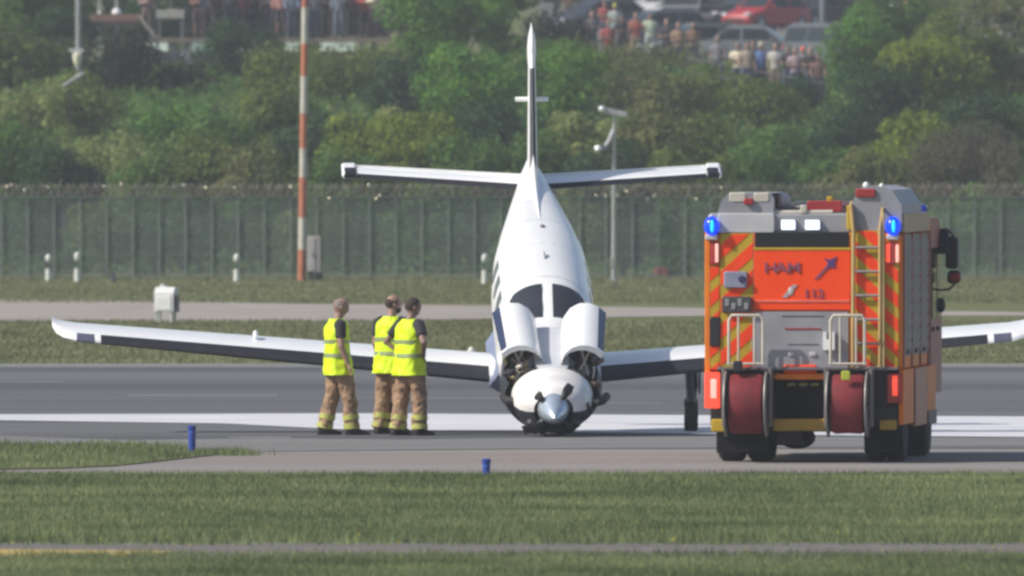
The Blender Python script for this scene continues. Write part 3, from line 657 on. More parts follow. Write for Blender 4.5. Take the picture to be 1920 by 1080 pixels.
# two hose reels standing on the rear step, with tubular push handles
for xc, a, b in ((1403,1371,1437),(1594,1563,1626)):
    for hx0, hx1 in ((xc-34, xc+30),):
        h = tp(MB().tube([(X(hx0),-.22,Z(684)),(X(hx0),-.22,Z(600)),(X(hx0+5),-.22,Z(591)),(X(hx1-5),-.22,Z(591)),(X(hx1),-.22,Z(600)),(X(hx1),-.22,Z(684))], .018), 'reel_handle', CREAM, None, True)
        tp(MB().tube([(X(hx0+18),-.22,Z(684)),(X(hx0+18),-.22,Z(592))], .013), 'handle_bar', CREAM, h, True); tp(MB().tube([(X(hx1-16),-.22,Z(684)),(X(hx1-16),-.22,Z(592))], .013), 'handle_bar', CREAM, h, True)
        tp(MB().tube([(X(hx0-4),-.22,Z(682)),(X(hx1+4),-.22,Z(682))], .016), 'handle_bar', CREAM, h, True)
    zc, rr = Z(757), 62/TS
    dm = tp(MB().lathe([(.06,X(a+2)),(rr*.86,X(a+2)),(rr*.90,X(a+8)),(rr*.88,X((a+b)/2)),(rr*.90,X(b-8)),(rr*.86,X(b-2)),(.06,X(b-2))], (0,-.30,zc), 'X', 28), 'hose_drum', HOSE, None, True)
    for e, x in ((0,a-6),(1,b+4)):
        fl = tp(MB().lathe([(rr*.94,-.008),(rr*.99,-.010),(rr*1.0,0),(rr*.99,.010),(rr*.94,.008),(rr*.94,-.008)], (X(x),-.30,zc), 'X', 30), 'reel_wheel', ALU, None, True)
        for q in range(6):
            an = q*PI/6+.2; tp(MB().tube([(X(x),-.30-math.cos(an)*rr*.95,zc-math.sin(an)*rr*.95),(X(x),-.30+math.cos(an)*rr*.95,zc+math.sin(an)*rr*.95)], .010, 6), 'spoke', ALU, fl)
    tp(bx(a-14, a-8, -.34, -.02, 692, 800), 'reel_bracket', mat('bracket_grey', (0.20,0.19,0.18), 0.5, 0.3)); tp(bx(b+8, b+14, -.34, -.02, 692, 800), 'reel_bracket', MATS['bracket_grey'])
    tp(MB().tube([(X(a-10),-.30,zc),(X(b+10),-.30,zc)], .03), 'axle', DARKM)
tp(bx(1585, 1602, -.64, -.58, 694, 712), 'reel_tag', mat('tag_lime', (0.36,0.40,0.04), 0.5))
tp(bx(1380, 1396, -.5, -.3, 676, 696), 'reel_latch', BLACK)
# rear step, recess, underrun bar
tp(bx(1345, 1686, -.12, .10, 688, 694), 'rear_step', mat('step_grey', (0.14,0.13,0.14), 0.6))
tp(bx(1452, 1548, -.04, .06, 700, 712), 'step_edge', AMBER); tp(bx(1470, 1532, -.06, .02, 684, 700), 'marker_panel', ORANGE)
tp(bx(1452, 1548, .0, .08, 712, 784), 'equipment_recess', mat('recess_shade', (0.005,0.005,0.008), 0.9, spec=0.05))  # flat slab; the opening's shade is put into its near-black colour
for i in range(3): tp(bx(1476+i*22, 1492+i*22, -.012, .01, 718, 724), 'recess_plate', mat('plate_ochre', (0.20,0.17,0.05), 0.5))
tp(bx(1450, 1556, -.10, .05, 785, 808), 'underrun_bar', mat('bar_yellow', (0.42,0.25,0.02), 0.5))
tp(bx(1334, 1360, -.08, .05, 786, 810), 'step_plate', YELL); tp(bx(1650, 1682, -.08, .05, 787, 806), 'step_plate', MATS['bar_yellow'])
tp(bx(1340, 1684, .02, .5, 764, 790), 'rear_crossmember', BLACK)
tp(bx(1452, 1500, .3, 1.4, 806, 836), 'differential', DARKM); tp(MB().ell((X(1485), .8, Z(822)), (.22,.28,.14)), 'axle_housing', BLACK, None, True)
tp(MB().tube([(X(1390),.85,Z(800)),(X(1660),.85,Z(800))], .07), 'rear_axle', BLACK)
# wheels
def wheel(x, y, r, wd, parent=None):
    h = wd/2; wl = tp(MB().lathe([(r*.55,-h*.9),(r*.9,-h),(r*.98,-h*.75),(r,-h*.4),(r,h*.4),(r*.98,h*.75),(r*.9,h),(r*.55,h*.9)], (x,y,r), 'X', 32), 'wheel', RUB, None, True)
    tp(MB().lathe([(.03,-h*.7),(r*.54,-h*.86),(r*.56,-h*.8),(r*.56,h*.8),(r*.54,h*.86),(.03,h*.7)], (x,y,r), 'X', 20), 'rim', mat('rim_grey', (0.14,0.14,0.15), 0.5, 0.4), wl, True)
for x in (1363, 1418, 1634, 1672): wheel(X(x), .85, .50, .31 if x < 1500 else .22)
for x in (1363, 1664): wheel(X(x), 4.75, .50, .33)
tp(bx(1340, 1440, .22, .25, 806, 850), 'mud_flap', mat('flap_dark', (0.016,0.016,0.018), 0.9, spec=0.1)); tp(bx(1618, 1690, .22, .25, 806, 848), 'mud_flap', MATS['flap_dark'])
# right-hand side: roller shutters, lower lockers, cab
SX = X(1692)
tp(MB().box(SX-.01, SX+.012, .10, LEN, Z(436), Z(402)), 'side_header', mat('side_cream', (0.40,0.30,0.14), 0.5))
for i, (a, b) in enumerate(((.18,1.45),(1.55,2.85),(2.95,4.2))):
    sh = tp(MB().box(SX-.01, SX+.010, a, b, Z(668), Z(440)), 'roller_shutter', SHUT)
    for j in range(9):
        z = Z(660)+j*(Z(446)-Z(660))/9; tp(MB().box(SX+.008, SX+.020, a+.02, b-.02, z, z+.11), 'slat', SHUT, sh)
    tp(MB().box(SX+.01, SX+.035, a+.4, b-.4, Z(664), Z(656)), 'shutter_handle', BLACK, sh)
for a, b in ((1.48,1.53),(2.88,2.93),(.10,.16),(4.24,4.34)): tp(MB().box(SX-.01, SX+.022, a, b, Z(690), Z(438)), 'side_pillar', mat('pillar_red', (0.33,0.07,0.05), 0.45))
for i, (a, b, m_) in enumerate(((.03,1.75,AMBER),(2.05,4.05,mat('locker_salmon', (0.45,0.13,0.07), 0.45)),(4.10,LEN+.9,AMBER))):
    tp(MB().box(SX-.04, SX+.015, a, b, Z(804 if i else 796), Z(694)), 'lower_locker', m_)
cab = tp(MB().prismx([(LEN+.12,.75),(LEN+2.0,.75),(LEN+2.05,1.6),(LEN+1.75,2.75),(LEN+1.5,2.86),(LEN+.12,2.86)], X(1326), SX+.01), 'cab', mat('cab_red_shaded', (0.26,0.025,0.020), 0.45))  # shade of the cab's right side is put into this darker red
for (a, b, c, d_) in ((.25,.95,.25,.95),(1.08,1.85,1.08,1.62)):
    tp(MB().add([(SX+.022,LEN+a,1.65),(SX+.022,LEN+b,1.65),(SX+.022,LEN+d_,2.5),(SX+.022,LEN+c,2.5),(SX+.008,LEN+a,1.65),(SX+.008,LEN+b,1.65),(SX+.008,LEN+d_,2.5),(SX+.008,LEN+c,2.5)], [(0,1,2,3),(7,6,5,4),(0,4,5,1),(1,5,6,2),(2,6,7,3),(3,7,4,0)]), 'window', mat('cab_glass', (0.03,0.015,0.03), 0.1), cab)
    tp(MB().box(SX+.01, SX+.04, LEN+a+.05, LEN+a+.2, 1.5, 1.55), 'door_handle', BLACK, cab)
tp(MB().bbox(.3, SX-.06, LEN+.4, LEN+.7, 2.87, 3.02, .03), 'cab_beacon_bar', mat('beacon_bar_blue', (0.02,0.05,0.35), 0.25), cab)
tp(MB().box(X(1326), SX, LEN-.02, LEN+.14, .9, 2.7), 'cab_gap_seal', BLACK)
tp(MB().box(SX-.04, SX+.03, 4.05, 5.5, Z(806), Z(780)), 'wheel_arch_trim', BLACK)
# mirrors on the right: arm, long mirror, wide-angle mirror with red back
MX = LEN+1.75
def mpx(px): return SX + (px-1764)/(sc(ty_+MX))
arm = tp(MB().tube([(mpx(1758),MX,2.70),(mpx(1778),MX,2.72),(mpx(1788),MX,2.66),(mpx(1790),MX,2.55)], .016), 'mirror_arm', BLACK, None, True)
tp(MB().tube([(mpx(1758),MX,1.98),(mpx(1782),MX,1.99),(mpx(1792),MX,2.05),(mpx(1792),MX,2.12)], .014), 'mirror_arm', BLACK, None, True)
tp(MB().bbox(mpx(1776), mpx(1800), MX-.06, MX+.04, 2.24, 2.63, .03), 'mirror', BLACK, None, True)
mi = tp(MB().bbox(mpx(1779), mpx(1804), MX-.06, MX+.06, 2.06, 2.22, .035), 'wide_angle_mirror', BLACK, None, True); tp(MB().bbox(mpx(1784), mpx(1803), MX-.075, MX-.05, 2.08, 2.19, .02), 'red_cover', DRED, mi)
tp(MB().tube([(mpx(1758),MX-.1,1.74),(mpx(1768),MX-.1,1.75),(mpx(1768),MX-.1,1.86)], .012), 'mirror_arm', BLACK); tp(MB().ell((mpx(1769),MX-.1,1.80), (.05,.04,.09)), 'kerb_mirror', BLACK, None, True)
tp(MB().prismx([(LEN+1.5,2.5),(LEN+1.75,2.7),(LEN+1.75,2.62),(LEN+1.5,2.42)], SX, SX+.12), 'sun_shield', BLACK)
# ---------------------------------------------------------------- people
SKIN = mat('skin', (0.33,0.195,0.150), 0.55, var=0.12, scale=9)
SKIN2 = mat('skin_tanned', (0.25,0.150,0.115), 0.55, var=0.12, scale=9)
TAN = mat('turnout_tan', (0.30,0.19,0.115), 0.85, var=0.2, scale=8, bump=0.5)
HIVIS = mat('hi_vis_yellow', (0.66,0.88,0.0), 0.6, var=0.06, scale=5, bump=0.3, emis=(0.60,0.85,0.0), estr=0.0)
BAND = mat('reflective_grey', (0.28,0.34,0.16), 0.4, 0.2, var=0.1)
YBAND = mat('reflective_yellow', (0.42,0.43,0.10), 0.5, var=0.2)
TEE = mat('black_tshirt', (0.022,0.020,0.024), 0.85, var=0.2)
LEATH = mat('black_leather', (0.020,0.017,0.018), 0.5, var=0.3)
HGREY = mat('hair_grey', (0.24,0.19,0.17), 0.8, var=0.3, scale=20)
HDARK = mat('hair_dark', (0.045,0.028,0.022), 0.8, var=0.3, scale=20)
def remesh(o, voxel, it=3):
    m = o.modifiers.new('fuse', 'REMESH'); m.mode = 'VOXEL'; m.voxel_size = voxel; m.use_smooth_shade = True
    if it: s = o.modifiers.new('soften', 'SMOOTH'); s.iterations = it; s.factor = 0.5
WR = bpy.data.textures.new('cloth_folds', 'CLOUDS'); WR.noise_scale = 0.09; WR.noise_depth = 2
def wrinkle(o, st):
    m = o.modifiers.new('folds', 'DISPLACE'); m.texture = WR; m.strength = st; m.mid_level = 0.5; m.texture_coords = 'LOCAL'
def person(loc, label, rz, k=1.0, feet=((-.11,-.02),(.11,.02)), arms=('hang','hang'), head=(0,0), lean=0.0, top='vest', colors=None, hair=HDARK, skin=SKIN, vox=.013, group=None, beard=False, bald=False, cap=None, shorts=False, detail=True, sleeves=.65):
    """feet, arms: (picture-left/right of the body's own frame; x right, y forward); head: (yaw, nod) degrees"""
    C = dict(trousers=TAN, shirt=TEE, vest=HIVIS, boots=LEATH); C.update(colors or {})
    root = thing('person', loc, label, 'person', group, rz); root.scale = (k*(1.07 if top == 'vest' else 1.0), k*(1.07 if top == 'vest' else 1.0), k)
    def V(x, y, z): return Vector((x, y + lean*max(0, z-.95), z))
    sh = {-1: V(-.185,0,1.455), 1: V(.185,0,1.455)}
    pel = Vector((sum(f[0] for f in feet)/2*.6, sum(f[1] for f in feet)/2*.6, .96))
    elb, wri = {}, {}
    for s, a in zip((-1,1), arms):
        if a == 'hang': elb[s], wri[s] = V(s*.245,.0,1.17), V(s*.25,.09,.93)
        elif a == 'hip': elb[s], wri[s] = V(s*.37,-.06,1.22), V(s*.20,.07,1.04)
        elif a == 'fold': elb[s], wri[s] = V(s*.24,.10,1.18), V(-s*.06,.21,1.22)
        elif a == 'phone': elb[s], wri[s] = V(s*.24,.13,1.20), V(s*.10,.26,1.50)
        elif a == 'rail': elb[s], wri[s] = V(s*.26,.10,1.18), V(s*.20,.33,1.05)
    hc = V(0,.045,1.672)
    # body: one continuous surface
    b = MB()
    b.ell((pel.x,pel.y,.98), (.135,.10,.12)); b.ell(V(0,0,1.2), (.14,.095,.22)); b.ell(V(0,0,1.38), (.155,.10,.12))
    b.tube([V(0,-.005,1.44), V(0,.02,1.53), hc+Vector((0,-.01,-.06))], [.075,.058,.055], 12)
    Mh = Matrix.Translation(hc) @ Matrix.Rotation(R(head[0]), 4, 'Z') @ Matrix.Rotation(R(-head[1]), 4, 'X')
    h = MB(); h.ell((0,0,.015), (.076,.098,.108), 18, 12); h.ell((0,.028,-.055), (.056,.066,.062), 14, 9); h.ell((0,.098,-.012), (.014,.024,.026), 8, 6)
    h.ell((0,.088,-.058), (.026,.012,.010), 8, 6); h.ell((0,.085,.028), (.055,.018,.014), 10, 6)
    for s in (-1,1): h.ell((s*.079,-.008,-.008), (.013,.024,.033), 8, 6)
    h.xf(Mh); b.add(h.v, h.f)
    for s in (-1,1):
        b.tube([sh[s]*.93+V(0,0,1.455)*.07, sh[s], elb[s], wri[s]], [.06,.058,.043,.030], 10); b.ell(elb[s], (.045,.045,.045), 10, 7)
        d = (wri[s]-elb[s]).normalized(); u = d.cross(Vector((0,1,0.2))).normalized(); n_ = u.cross(d).normalized()
        pc = wri[s]+d*.045; rings = []
        for q, wd, th in ((-.05,.028,.022),(-.01,.036,.020),(.035,.042,.017),(.06,.040,.014)):
            rings.append([pc+d*q+u*wd*math.cos(z)+n_*th*math.sin(z) for z in np.linspace(0, 2*PI, 11)[:-1]])
        b.loft(rings)
        if detail:
            for fi, ln in enumerate((.072,.082,.076,.060)):
                p0 = pc+d*.05+u*(.030-fi*.020); p1 = p0+d*ln*.5; p2 = p1+d*ln*.36+n_*.020*-1
                b.tube([p0-d*.02, p0, p1, p2], [.0095,.0095,.009,.0075], 7)
            t0 = pc+u*.034-d*.02; b.tube([t0, t0+u*.026+d*.028, t0+u*.030+d*.062], [.012,.011,.009], 7)
        f = feet[0] if s < 0 else feet[1]; hip = pel+Vector((s*.09,0,-.02)); an = Vector((f[0], f[1]-.03, .10)); kn = hip*.5+an*.5+Vector((s*.01,.035,.02))
        b.tube([hip, kn, an], [.078,.056,.042], 12); b.ell(kn, (.056,.056,.06), 10, 7)
        if shorts: b.ell((f[0], f[1]+.05, .05), (.045,.12,.045))
    bo = b.build('body', skin, root, True, 0); remesh(bo, vox)
    # face details
    if detail:
        for s in (-1,1): MB().ell((s*.031,.090,.014), (.011,.008,.007), 8, 6).xf(Mh).build('eye', mat('eye_dark', (0.03,0.025,0.02), 0.3), bo, True)
    # hair
    hm = MB().ell((0,-.006,.024), (.082,.102,.109), 22, 16)
    def keep(f):
        c = sum((Vector(hm.v[i]) for i in f), Vector())/len(f); y, z = c.y+.006, c.z-.024
        if bald: return z < .045 and z > -.06 and y < .02 and not (z > .03 and y > -.05)
        return (z > .045 and y < .075) or (y < .02 and z > -.055) or z > .085
    hm.f = [f for f in hm.f if keep(f)]
    if cap is None or bald: hm.xf(Mh).build('hair', hair, root, True, 0)
    if beard: 
        bd = MB().ell((0,.034,-.062), (.061,.070,.062), 16, 10); bd.f = [f for f in bd.f if sum(bd.v[i][2] for i in f)/len(f) < -.045]; bd.xf(Mh).build('beard', HDARK, root, True, 0)
    if cap is not None:
        cm = MB().ell((0,-.004,.05), (.086,.106,.095), 18, 10); cm.f = [f for f in cm.f if sum(cm.v[i][2] for i in f)/len(f) > .04]
        cm.add(*[(lambda q: (q.v, q.f))(MB().bbox(-.065,.065,.07,.17,.045,.06,.01))][0]); cm.xf(Mh).build('cap', cap, root, True, 30)
    # trousers
    t = MB(); t.ell((pel.x,pel.y,.99), (.165,.125,.13), 16, 10); bands = []
    for s in (-1,1):
        f = feet[0] if s < 0 else feet[1]; hip = pel+Vector((s*.085,0,0)); an = Vector((f[0], f[1]-.02, .34 if shorts else .085)); kn = hip*.5+Vector((f[0],f[1]-.02,.09))*.5+Vector((s*.012,.035,.02))
        if shorts: t.tube([hip, kn], [.112,.095], 14)
        else:
            mid = kn*.45+an*.55; t.tube([hip, hip*.5+kn*.5, kn, mid, an], [.115,.108,.092,.088,.094], 14)
            bands.append((kn*.42+an*.58, kn*.27+an*.73, mid)); bands.append((kn*.17+an*.83, kn*.02+an*.98, mid))
    tr = t.build('trousers', C['trousers'], root, True, 0); remesh(tr, vox*1.15, 2); wrinkle(tr, .055 if top == 'vest' else .02)
    if top == 'vest':
        for p, q, _ in bands: MB().tube([p, q], [.099,.102], 16).build('reflective_band', YBAND, tr, True, 50)
    # boots / shoes
    for s in (-1,1):
        f = feet[0] if s < 0 else feet[1]; sh_ = MB(); rings = []
        for y, wd, h in ((-.10,.030,.10),(-.09,.042,.16),(-.02,.048,.17),(.05,.050,.105),(.13,.050,.075),(.19,.040,.05),(.205,.02,.035)):
            rings.append([(f[0]+wd*x_, f[1]+y, max(.004, h*z_)) for x_, z_ in ((-.8,.02),(-1,.15),(-1,.55),(-.7,.9),(0,1),(.7,.9),(1,.55),(1,.15),(.8,.02))])
        sh_.loft(rings).build('boot' if top == 'vest' else 'shoe', C['boots'], root, True, 40)
    # upper clothing
    def torso(prof, cap=True):
        rings = []
        for z, hw, hd in prof:
            c = V(pel.x*max(0, (1.3-z)/.4) if z < 1.3 else 0, pel.y*max(0, (1.3-z)/.4) if z < 1.3 else 0, z)
            rings.append([(c.x+hw*math.copysign(abs(math.cos(a))**.8, math.cos(a)), c.y+hd*math.copysign(abs(math.sin(a))**.8, math.sin(a)), z) for a in np.linspace(0, 2*PI, 25)[:-1]])
        return MB().loft(rings, cap)
    s_ = torso([(.93,.165,.125),(1.1,.158,.115),(1.3,.178,.122),(1.42,.185,.115),(1.485,.13,.09),(1.525,.066,.062)])
    for s in (-1,1):
        s_.tube([sh[s]*.85+V(0,0,1.455)*.15, sh[s]+Vector((0,0,.005)), sh[s]*(1-sleeves)+elb[s]*sleeves], [.078,.072,.068], 12)
        if sleeves >= 1: s_.tube([elb[s], elb[s]*.1+wri[s]*.9], [.068,.052], 12)
    so = s_.build('t_shirt', C['shirt'], root, True, 0); remesh(so, vox*1.15, 2)
    if top == 'vest':
        prof = [(.79,.230,.180),(.82,.228,.178),(.95,.215,.165),(1.12,.195,.142),(1.30,.205,.146),(1.42,.208,.138),(1.475,.165,.112),(1.52,.085,.085)]
        ve = torso(prof, False).build('hi_vis_vest', C['vest'], root, True, 0); sd = ve.modifiers.new('fine', 'SUBSURF'); sd.levels = sd.render_levels = 2; wrinkle(ve, .045)
        def at_z(z):
            for p, q in zip(prof[:-1], prof[1:]):
                if z <= q[0]: u = (z-p[0])/(q[0]-p[0]); return (z, p[1]+(q[1]-p[1])*u+.005, p[2]+(q[2]-p[2])*u+.005)
        for z in (1.02, 1.20): torso([at_z(z), at_z(z+.05)]).build('reflective_band', BAND, ve, True, 50)
    return root

g = gp(630, 817)
person(g, 'balding firefighter in yellow vest standing alone, arm hanging, looking right', R(-76), 0.985, feet=((-.12,-.10),(.12,.19)), arms=('hang','hang'), head=(2,24), lean=.02, hair=HGREY, skin=SKIN, bald=True)
g = gp(733, 815)
person(g, 'bearded bald firefighter in yellow vest, hand on hip, half hidden behind colleague', R(-40), 1.0, feet=((-.13,-.03),(.10,.05)), arms=('hang','hip'), head=(-30,4), bald=True, beard=True, hair=HDARK, skin=SKIN)
g = gp(766, 818)
person(g, 'dark haired firefighter in yellow vest seen from behind, hands on hips, nearest the aeroplane', R(-52), 0.985, feet=((-.13,-.06),(.14,.08)), arms=('hip','hip'), head=(-14,6), lean=.03, hair=HDARK, skin=SKIN2)
# ---------------------------------------------------------------- perimeter fence
FY = 497.0
FG = mat('fence_green', (0.205,0.245,0.225), 0.5, 0.2, var=0.12)
FP = mat('fence_post', (0.205,0.245,0.228), 0.5, 0.2, var=0.12)
WIRE = mat('razor_wire', (0.27,0.235,0.20), 0.4, 0.4, var=0.3)
fence = thing('perimeter_fence', (0, FY, 0), 'tall grey green mesh fence topped with coiled razor wire', 'fence')
pitch = 49.3/sc(FY); FH = (525-369)/sc(FY)
post_me = MB().tube([(0,0,0),(0,0,FH+.02)], .018, 6).mesh('post', FP)
pm = MB(); nw = 23
for i in range(nw):
    x = .03+(pitch-.06)*i/(nw-1); pm.box(x-.006, x+.006, .03, .042, .06, FH)
for i in range(8):
    z = .08+(FH-.1)*i/7; pm.box(.01, pitch-.01, .024, .031, z-.006, z+.006)
panel_me = pm.mesh('mesh_panel', FG)
cm = MB(); hel = []
for i in range(0, 61):
    a = i/60*2*PI*6.0; hel.append((pitch*i/60+.02*math.sin(a*1.7), -.02+math.cos(a)*.15, FH+.17+math.sin(a)*.16*(1+.25*math.sin(i*.21))))
cm.tube(hel, .008, 4)
hel = [(pitch*i/60, .03+math.cos(i/60*2*PI*2+1)*.13, FH+.16+math.sin(i/60*2*PI*2+1)*.14) for i in range(61)]
cm.tube(hel, .008, 4)
coil_me = cm.mesh('razor_coil', WIRE, True, 0)
x0 = wx(3, FY) - 8*pitch
for i in range(56):
    link('post', post_me, fence, (x0+i*pitch, 0, 0)); link('mesh_panel', panel_me, fence, (x0+i*pitch, 0, 0)); link('razor_coil', coil_me, fence, (x0+i*pitch, 0, 0))
MB().tube([(x0-1,-.0,FH),(x0+56*pitch,0,FH)], .014, 6).build('top_wire', FG, fence)
# glossy metal beads added along the coil to give sun glints
GLINT = mat('glint_bead', (0.92,0.84,0.62), 0.30, 1.0, var=0.05)
bm_ = MB().ell((0,0,0), (.042,.03,.030), 10, 7).mesh('glint_bead', GLINT, True, 0)
for px, py in ((22,347),(14,350),(196,349),(228,345),(47,356),(386,352),(440,352),(545,350),(692,348),(712,366),(1158,366),(1175,358),(1214,373),(1227,367),(1305,373),(1118,366),(1136,367),(1352,352),(705,372),(618,371),(345,346),(90,351)):
    o = link('glint_bead', bm_, fence, (wx(px, FY), -.16, wz(py, FY))); o.rotation_euler = (R(-24)+random.uniform(-.3,.3), 0, R(-24)+random.uniform(-.35,.35))

# ---------------------------------------------------------------- mast, camera pole, markers, cabinets
py_ = 494.0; ps = sc(py_)
ORM = mat('mast_orange', (0.44,0.15,0.08), 0.55, var=0.15); WHM = mat('mast_white', (0.50,0.48,0.42), 0.6, var=0.12)
mast = thing('striped_mast', (wx(566, py_), py_, 0), 'tall slim mast banded in orange and white in front of the fence', 'mast')
ed = [526,468,408,332,278,213,143,82,14,-55,-120,-190]
for i in range(len(ed)-1):
    z0, z1 = wz(ed[i], py_), wz(ed[i+1], py_); tl = .0116
    MB().tube([(z0*tl,0,max(0,z0)),(z1*tl,0,z1)], .105-.003*i, 14).build('band', ORM if i % 2 == 0 else WHM, mast, True, 50)
cab_ = thing('equipment_cabinet', (wx(589, py_-.6), py_-.6, 0), 'grey metal cabinet standing at the foot of the striped mast', 'cabinet')
CG = mat('cabinet_grey', (0.36,0.32,0.33), 0.5, var=0.12)
MB().bbox(-.17,.17,-.15,.15,.22,1.14,.02).build('casing', CG, cab_); MB().bbox(-.16,.02,-.165,-.14,.25,1.10,.01).build('door', mat('cabinet_pale', (0.46,0.43,0.42), 0.5), cab_)
MB().box(-.02,.0,-.18,-.16,.6,.72).build('handle', BLACK, cab_); MB().box(-.15,.20,-.14,.14,0,.22).build('plinth', mat('plinth_dark', (0.05,0.05,0.05), 0.8), cab_); MB().bbox(.02,.22,-.32,-.17,0,.20,.03).build('cable_box', BLACK, cab_)
# camera pole
yp = 492.0; SIL = mat('galvanised', (0.42,0.43,0.42), 0.4, 0.5, var=0.15)
cpz = thing('camera_pole', (wx(1151, yp), yp, 0), 'slim galvanised pole carrying surveillance cameras above the fence', 'pole')
MB().tube([(0,0,0),(0,0,1.9),(.015,0,4.15)], [.075,.055,.045], 10).build('pole', SIL, cpz, True, 50)
MB().bbox(-.09,.05,-.12,.05,.35,.62,.02).build('junction_box', mat('junction', (0.30,0.31,0.29), 0.5), cpz); MB().box(-.08,.08,-.08,.08,0,.06).build('base_plate', SIL, cpz)
c1 = MB().bbox(-.36,.34,-.1,.1,-.075,.075,.03).xf(Matrix.Translation((.0,0,4.27)) @ Matrix.Rotation(R(11), 4, 'Y')).build('camera_housing', mat('housing_grey', (0.45,0.45,0.46), 0.4, 0.3), cpz)
MB().ell((-.30,-.11,4.36), (.09,.07,.085)).build('lens', mat('lens_glint', (0.85,0.86,0.88), 0.15, 0.4), c1, True)
MB().tube([(.0,0,3.85),(-.12,-.04,3.55),(-.22,-.08,3.42)], .05, 8).build('bracket', LGREY, cpz, True); c2 = MB().ell((-.28,-.1,3.30), (.13,.12,.12)).build('dome_camera', mat('dome_dark', (0.10,0.10,0.11), 0.2), cpz, True); MB().ell((-.40,-.17,3.35), (.10,.08,.09)).build('lens', MATS['lens_glint'], c2, True)
# white marker posts in the far grass
MW = mat('marker_white', (0.62,0.63,0.58), 0.5, var=0.08); MD = mat('marker_dark', (0.06,0.07,0.06), 0.6)
for px, pb, ph, lb in ((91,527,50,'dull white marker post, leftmost before the fence'),(145,529,56,'white marker post with a dark gap, second from the left'),(444,530,54,'white marker post between the white box and the striped mast'),(909,532,56,'slender white marker post just left of the aeroplane'),(1288,524,20,'short white marker post right of the red box')):
    y = dist(pb); s_ = sc(y); r = thing('marker_post', (wx(px, y), y, 0), lb, 'marker post', 'white marker posts'); h = ph/s_
    MB().tube([(0,0,0),(0,0,h*.46)], [.085,.07], 10).build('foot', MW, r, True, 50)
    if ph > 30: MB().tube([(0,0,h*.46),(0,0,h*.72)], .022, 8).build('stem', MD, r, True, 50); MB().ell((0,0,h*.85), (.08,.08,h*.16)).build('head', MW, r, True)
    else: MB().ell((0,0,h*.7), (.08,.08,h*.3)).build('head', MW, r, True)
y = dist(524); r = thing('red_marker_box', (wx(1240, y), y, 0), 'small red marker box in the grass before the fence', 'marker'); MB().bbox(-.18,.18,-.1,.1,0,.22,.03).build('casing', mat('box_red', (0.45,0.06,0.05), 0.5), r); MB().bbox(.16,.55,-.06,.12,0,.17,.03).build('battery_case', MD, r)
# white runway equipment box on legs
y = dist(607); s_ = sc(y); r = thing('runway_sign_box', (wx(313, y), y, 0), 'white equipment box on short legs beyond the left wing', 'equipment box', rz=R(-16)); r.scale = (1.12,1.12,1.22)
WB = mat('box_white', (0.66,0.66,0.66), 0.5, var=0.06)
MB().prismx([(-.14,.20),(.12,.20),(.12,.55),(-.03,.60),(-.14,.50)], -.20, .16).build('casing', WB, r); MB().bbox(.162,.20,-.10,.12,.19,.46,.01).build('side_panel', mat('side_dark', (0.10,0.09,0.12), 0.5), r)
MB().prism([(-.20,.5),(-.10,.66),(.02,.57),(.16,.60),(.19,.5)], -.02, .12).build('top_cover', WB, r); MB().bbox(-.15,.12,-.155,-.135,.22,.46,.01).build('front_plate', mat('plate_white', (0.75,0.75,0.75), 0.5), r)
for a in (-.16,.12):
    for b in (-.10,.09): MB().tube([(a,b,0),(a,b,.22)], .025, 8).build('leg', mat('leg_grey', (0.42,0.44,0.40), 0.5), r)
# runway edge lamp behind the wing
y = dist(686); r = thing('runway_edge_lamp', (wx(884, y), y, 0), 'small pale runway edge lamp behind the wing root', 'lamp'); MB().lathe([(.09,0),(.09,.03),(.035,.06),(.035,.16),(.07,.18),(.075,.25),(.03,.29)], (0,0,0), 'Z', 14).build('lamp_body', MW, r, True); MB().ell((0,0,.27), (.05,.05,.05)).build('lens', mat('lens_clear', (0.6,0.6,0.55), 0.15), r, True)
y = dist(530); r = thing('low_marker', (wx(212, y), y, 0), 'small dark bluish marker low in the far grass', 'marker'); MB().lathe([(.07,0),(.07,.10),(.04,.14),(.05,.22),(.01,.25)], (0,0,0), 'Z', 10).build('marker_body', mat('marker_blue_grey', (0.06,0.07,0.10), 0.6), r, True)
# blue taxiway edge markers
BL = mat('marker_blue', (0.018,0.055,0.33), 0.45, var=0.2)
for px, pb, h, lb in ((360,853,.355,'blue cylindrical taxiway marker on the grass wedge'),(912,893,.20,'short blue taxiway marker at the near taxiway edge')):
    y = dist(pb); r = thing('taxiway_marker', (wx(px, y), y, 0), lb, 'marker', 'blue taxiway markers')
    MB().lathe([(.044,0),(.044,h-.05),(.050,h-.045),(.052,h-.01),(.04,h)], (0,0,0), 'Z', 16).build('tube', BL, r, True, 40); MB().lathe([(.06,0),(.06,.02),(.045,.03)], (0,0,0), 'Z', 14).build('foot', MD, r); MB().lathe([(.047,h-.09),(.047,h-.07)], (0,0,0), 'Z', 16).build('reflective_ring', mat('ring_blue', (0.05,0.12,0.5), 0.3), r)

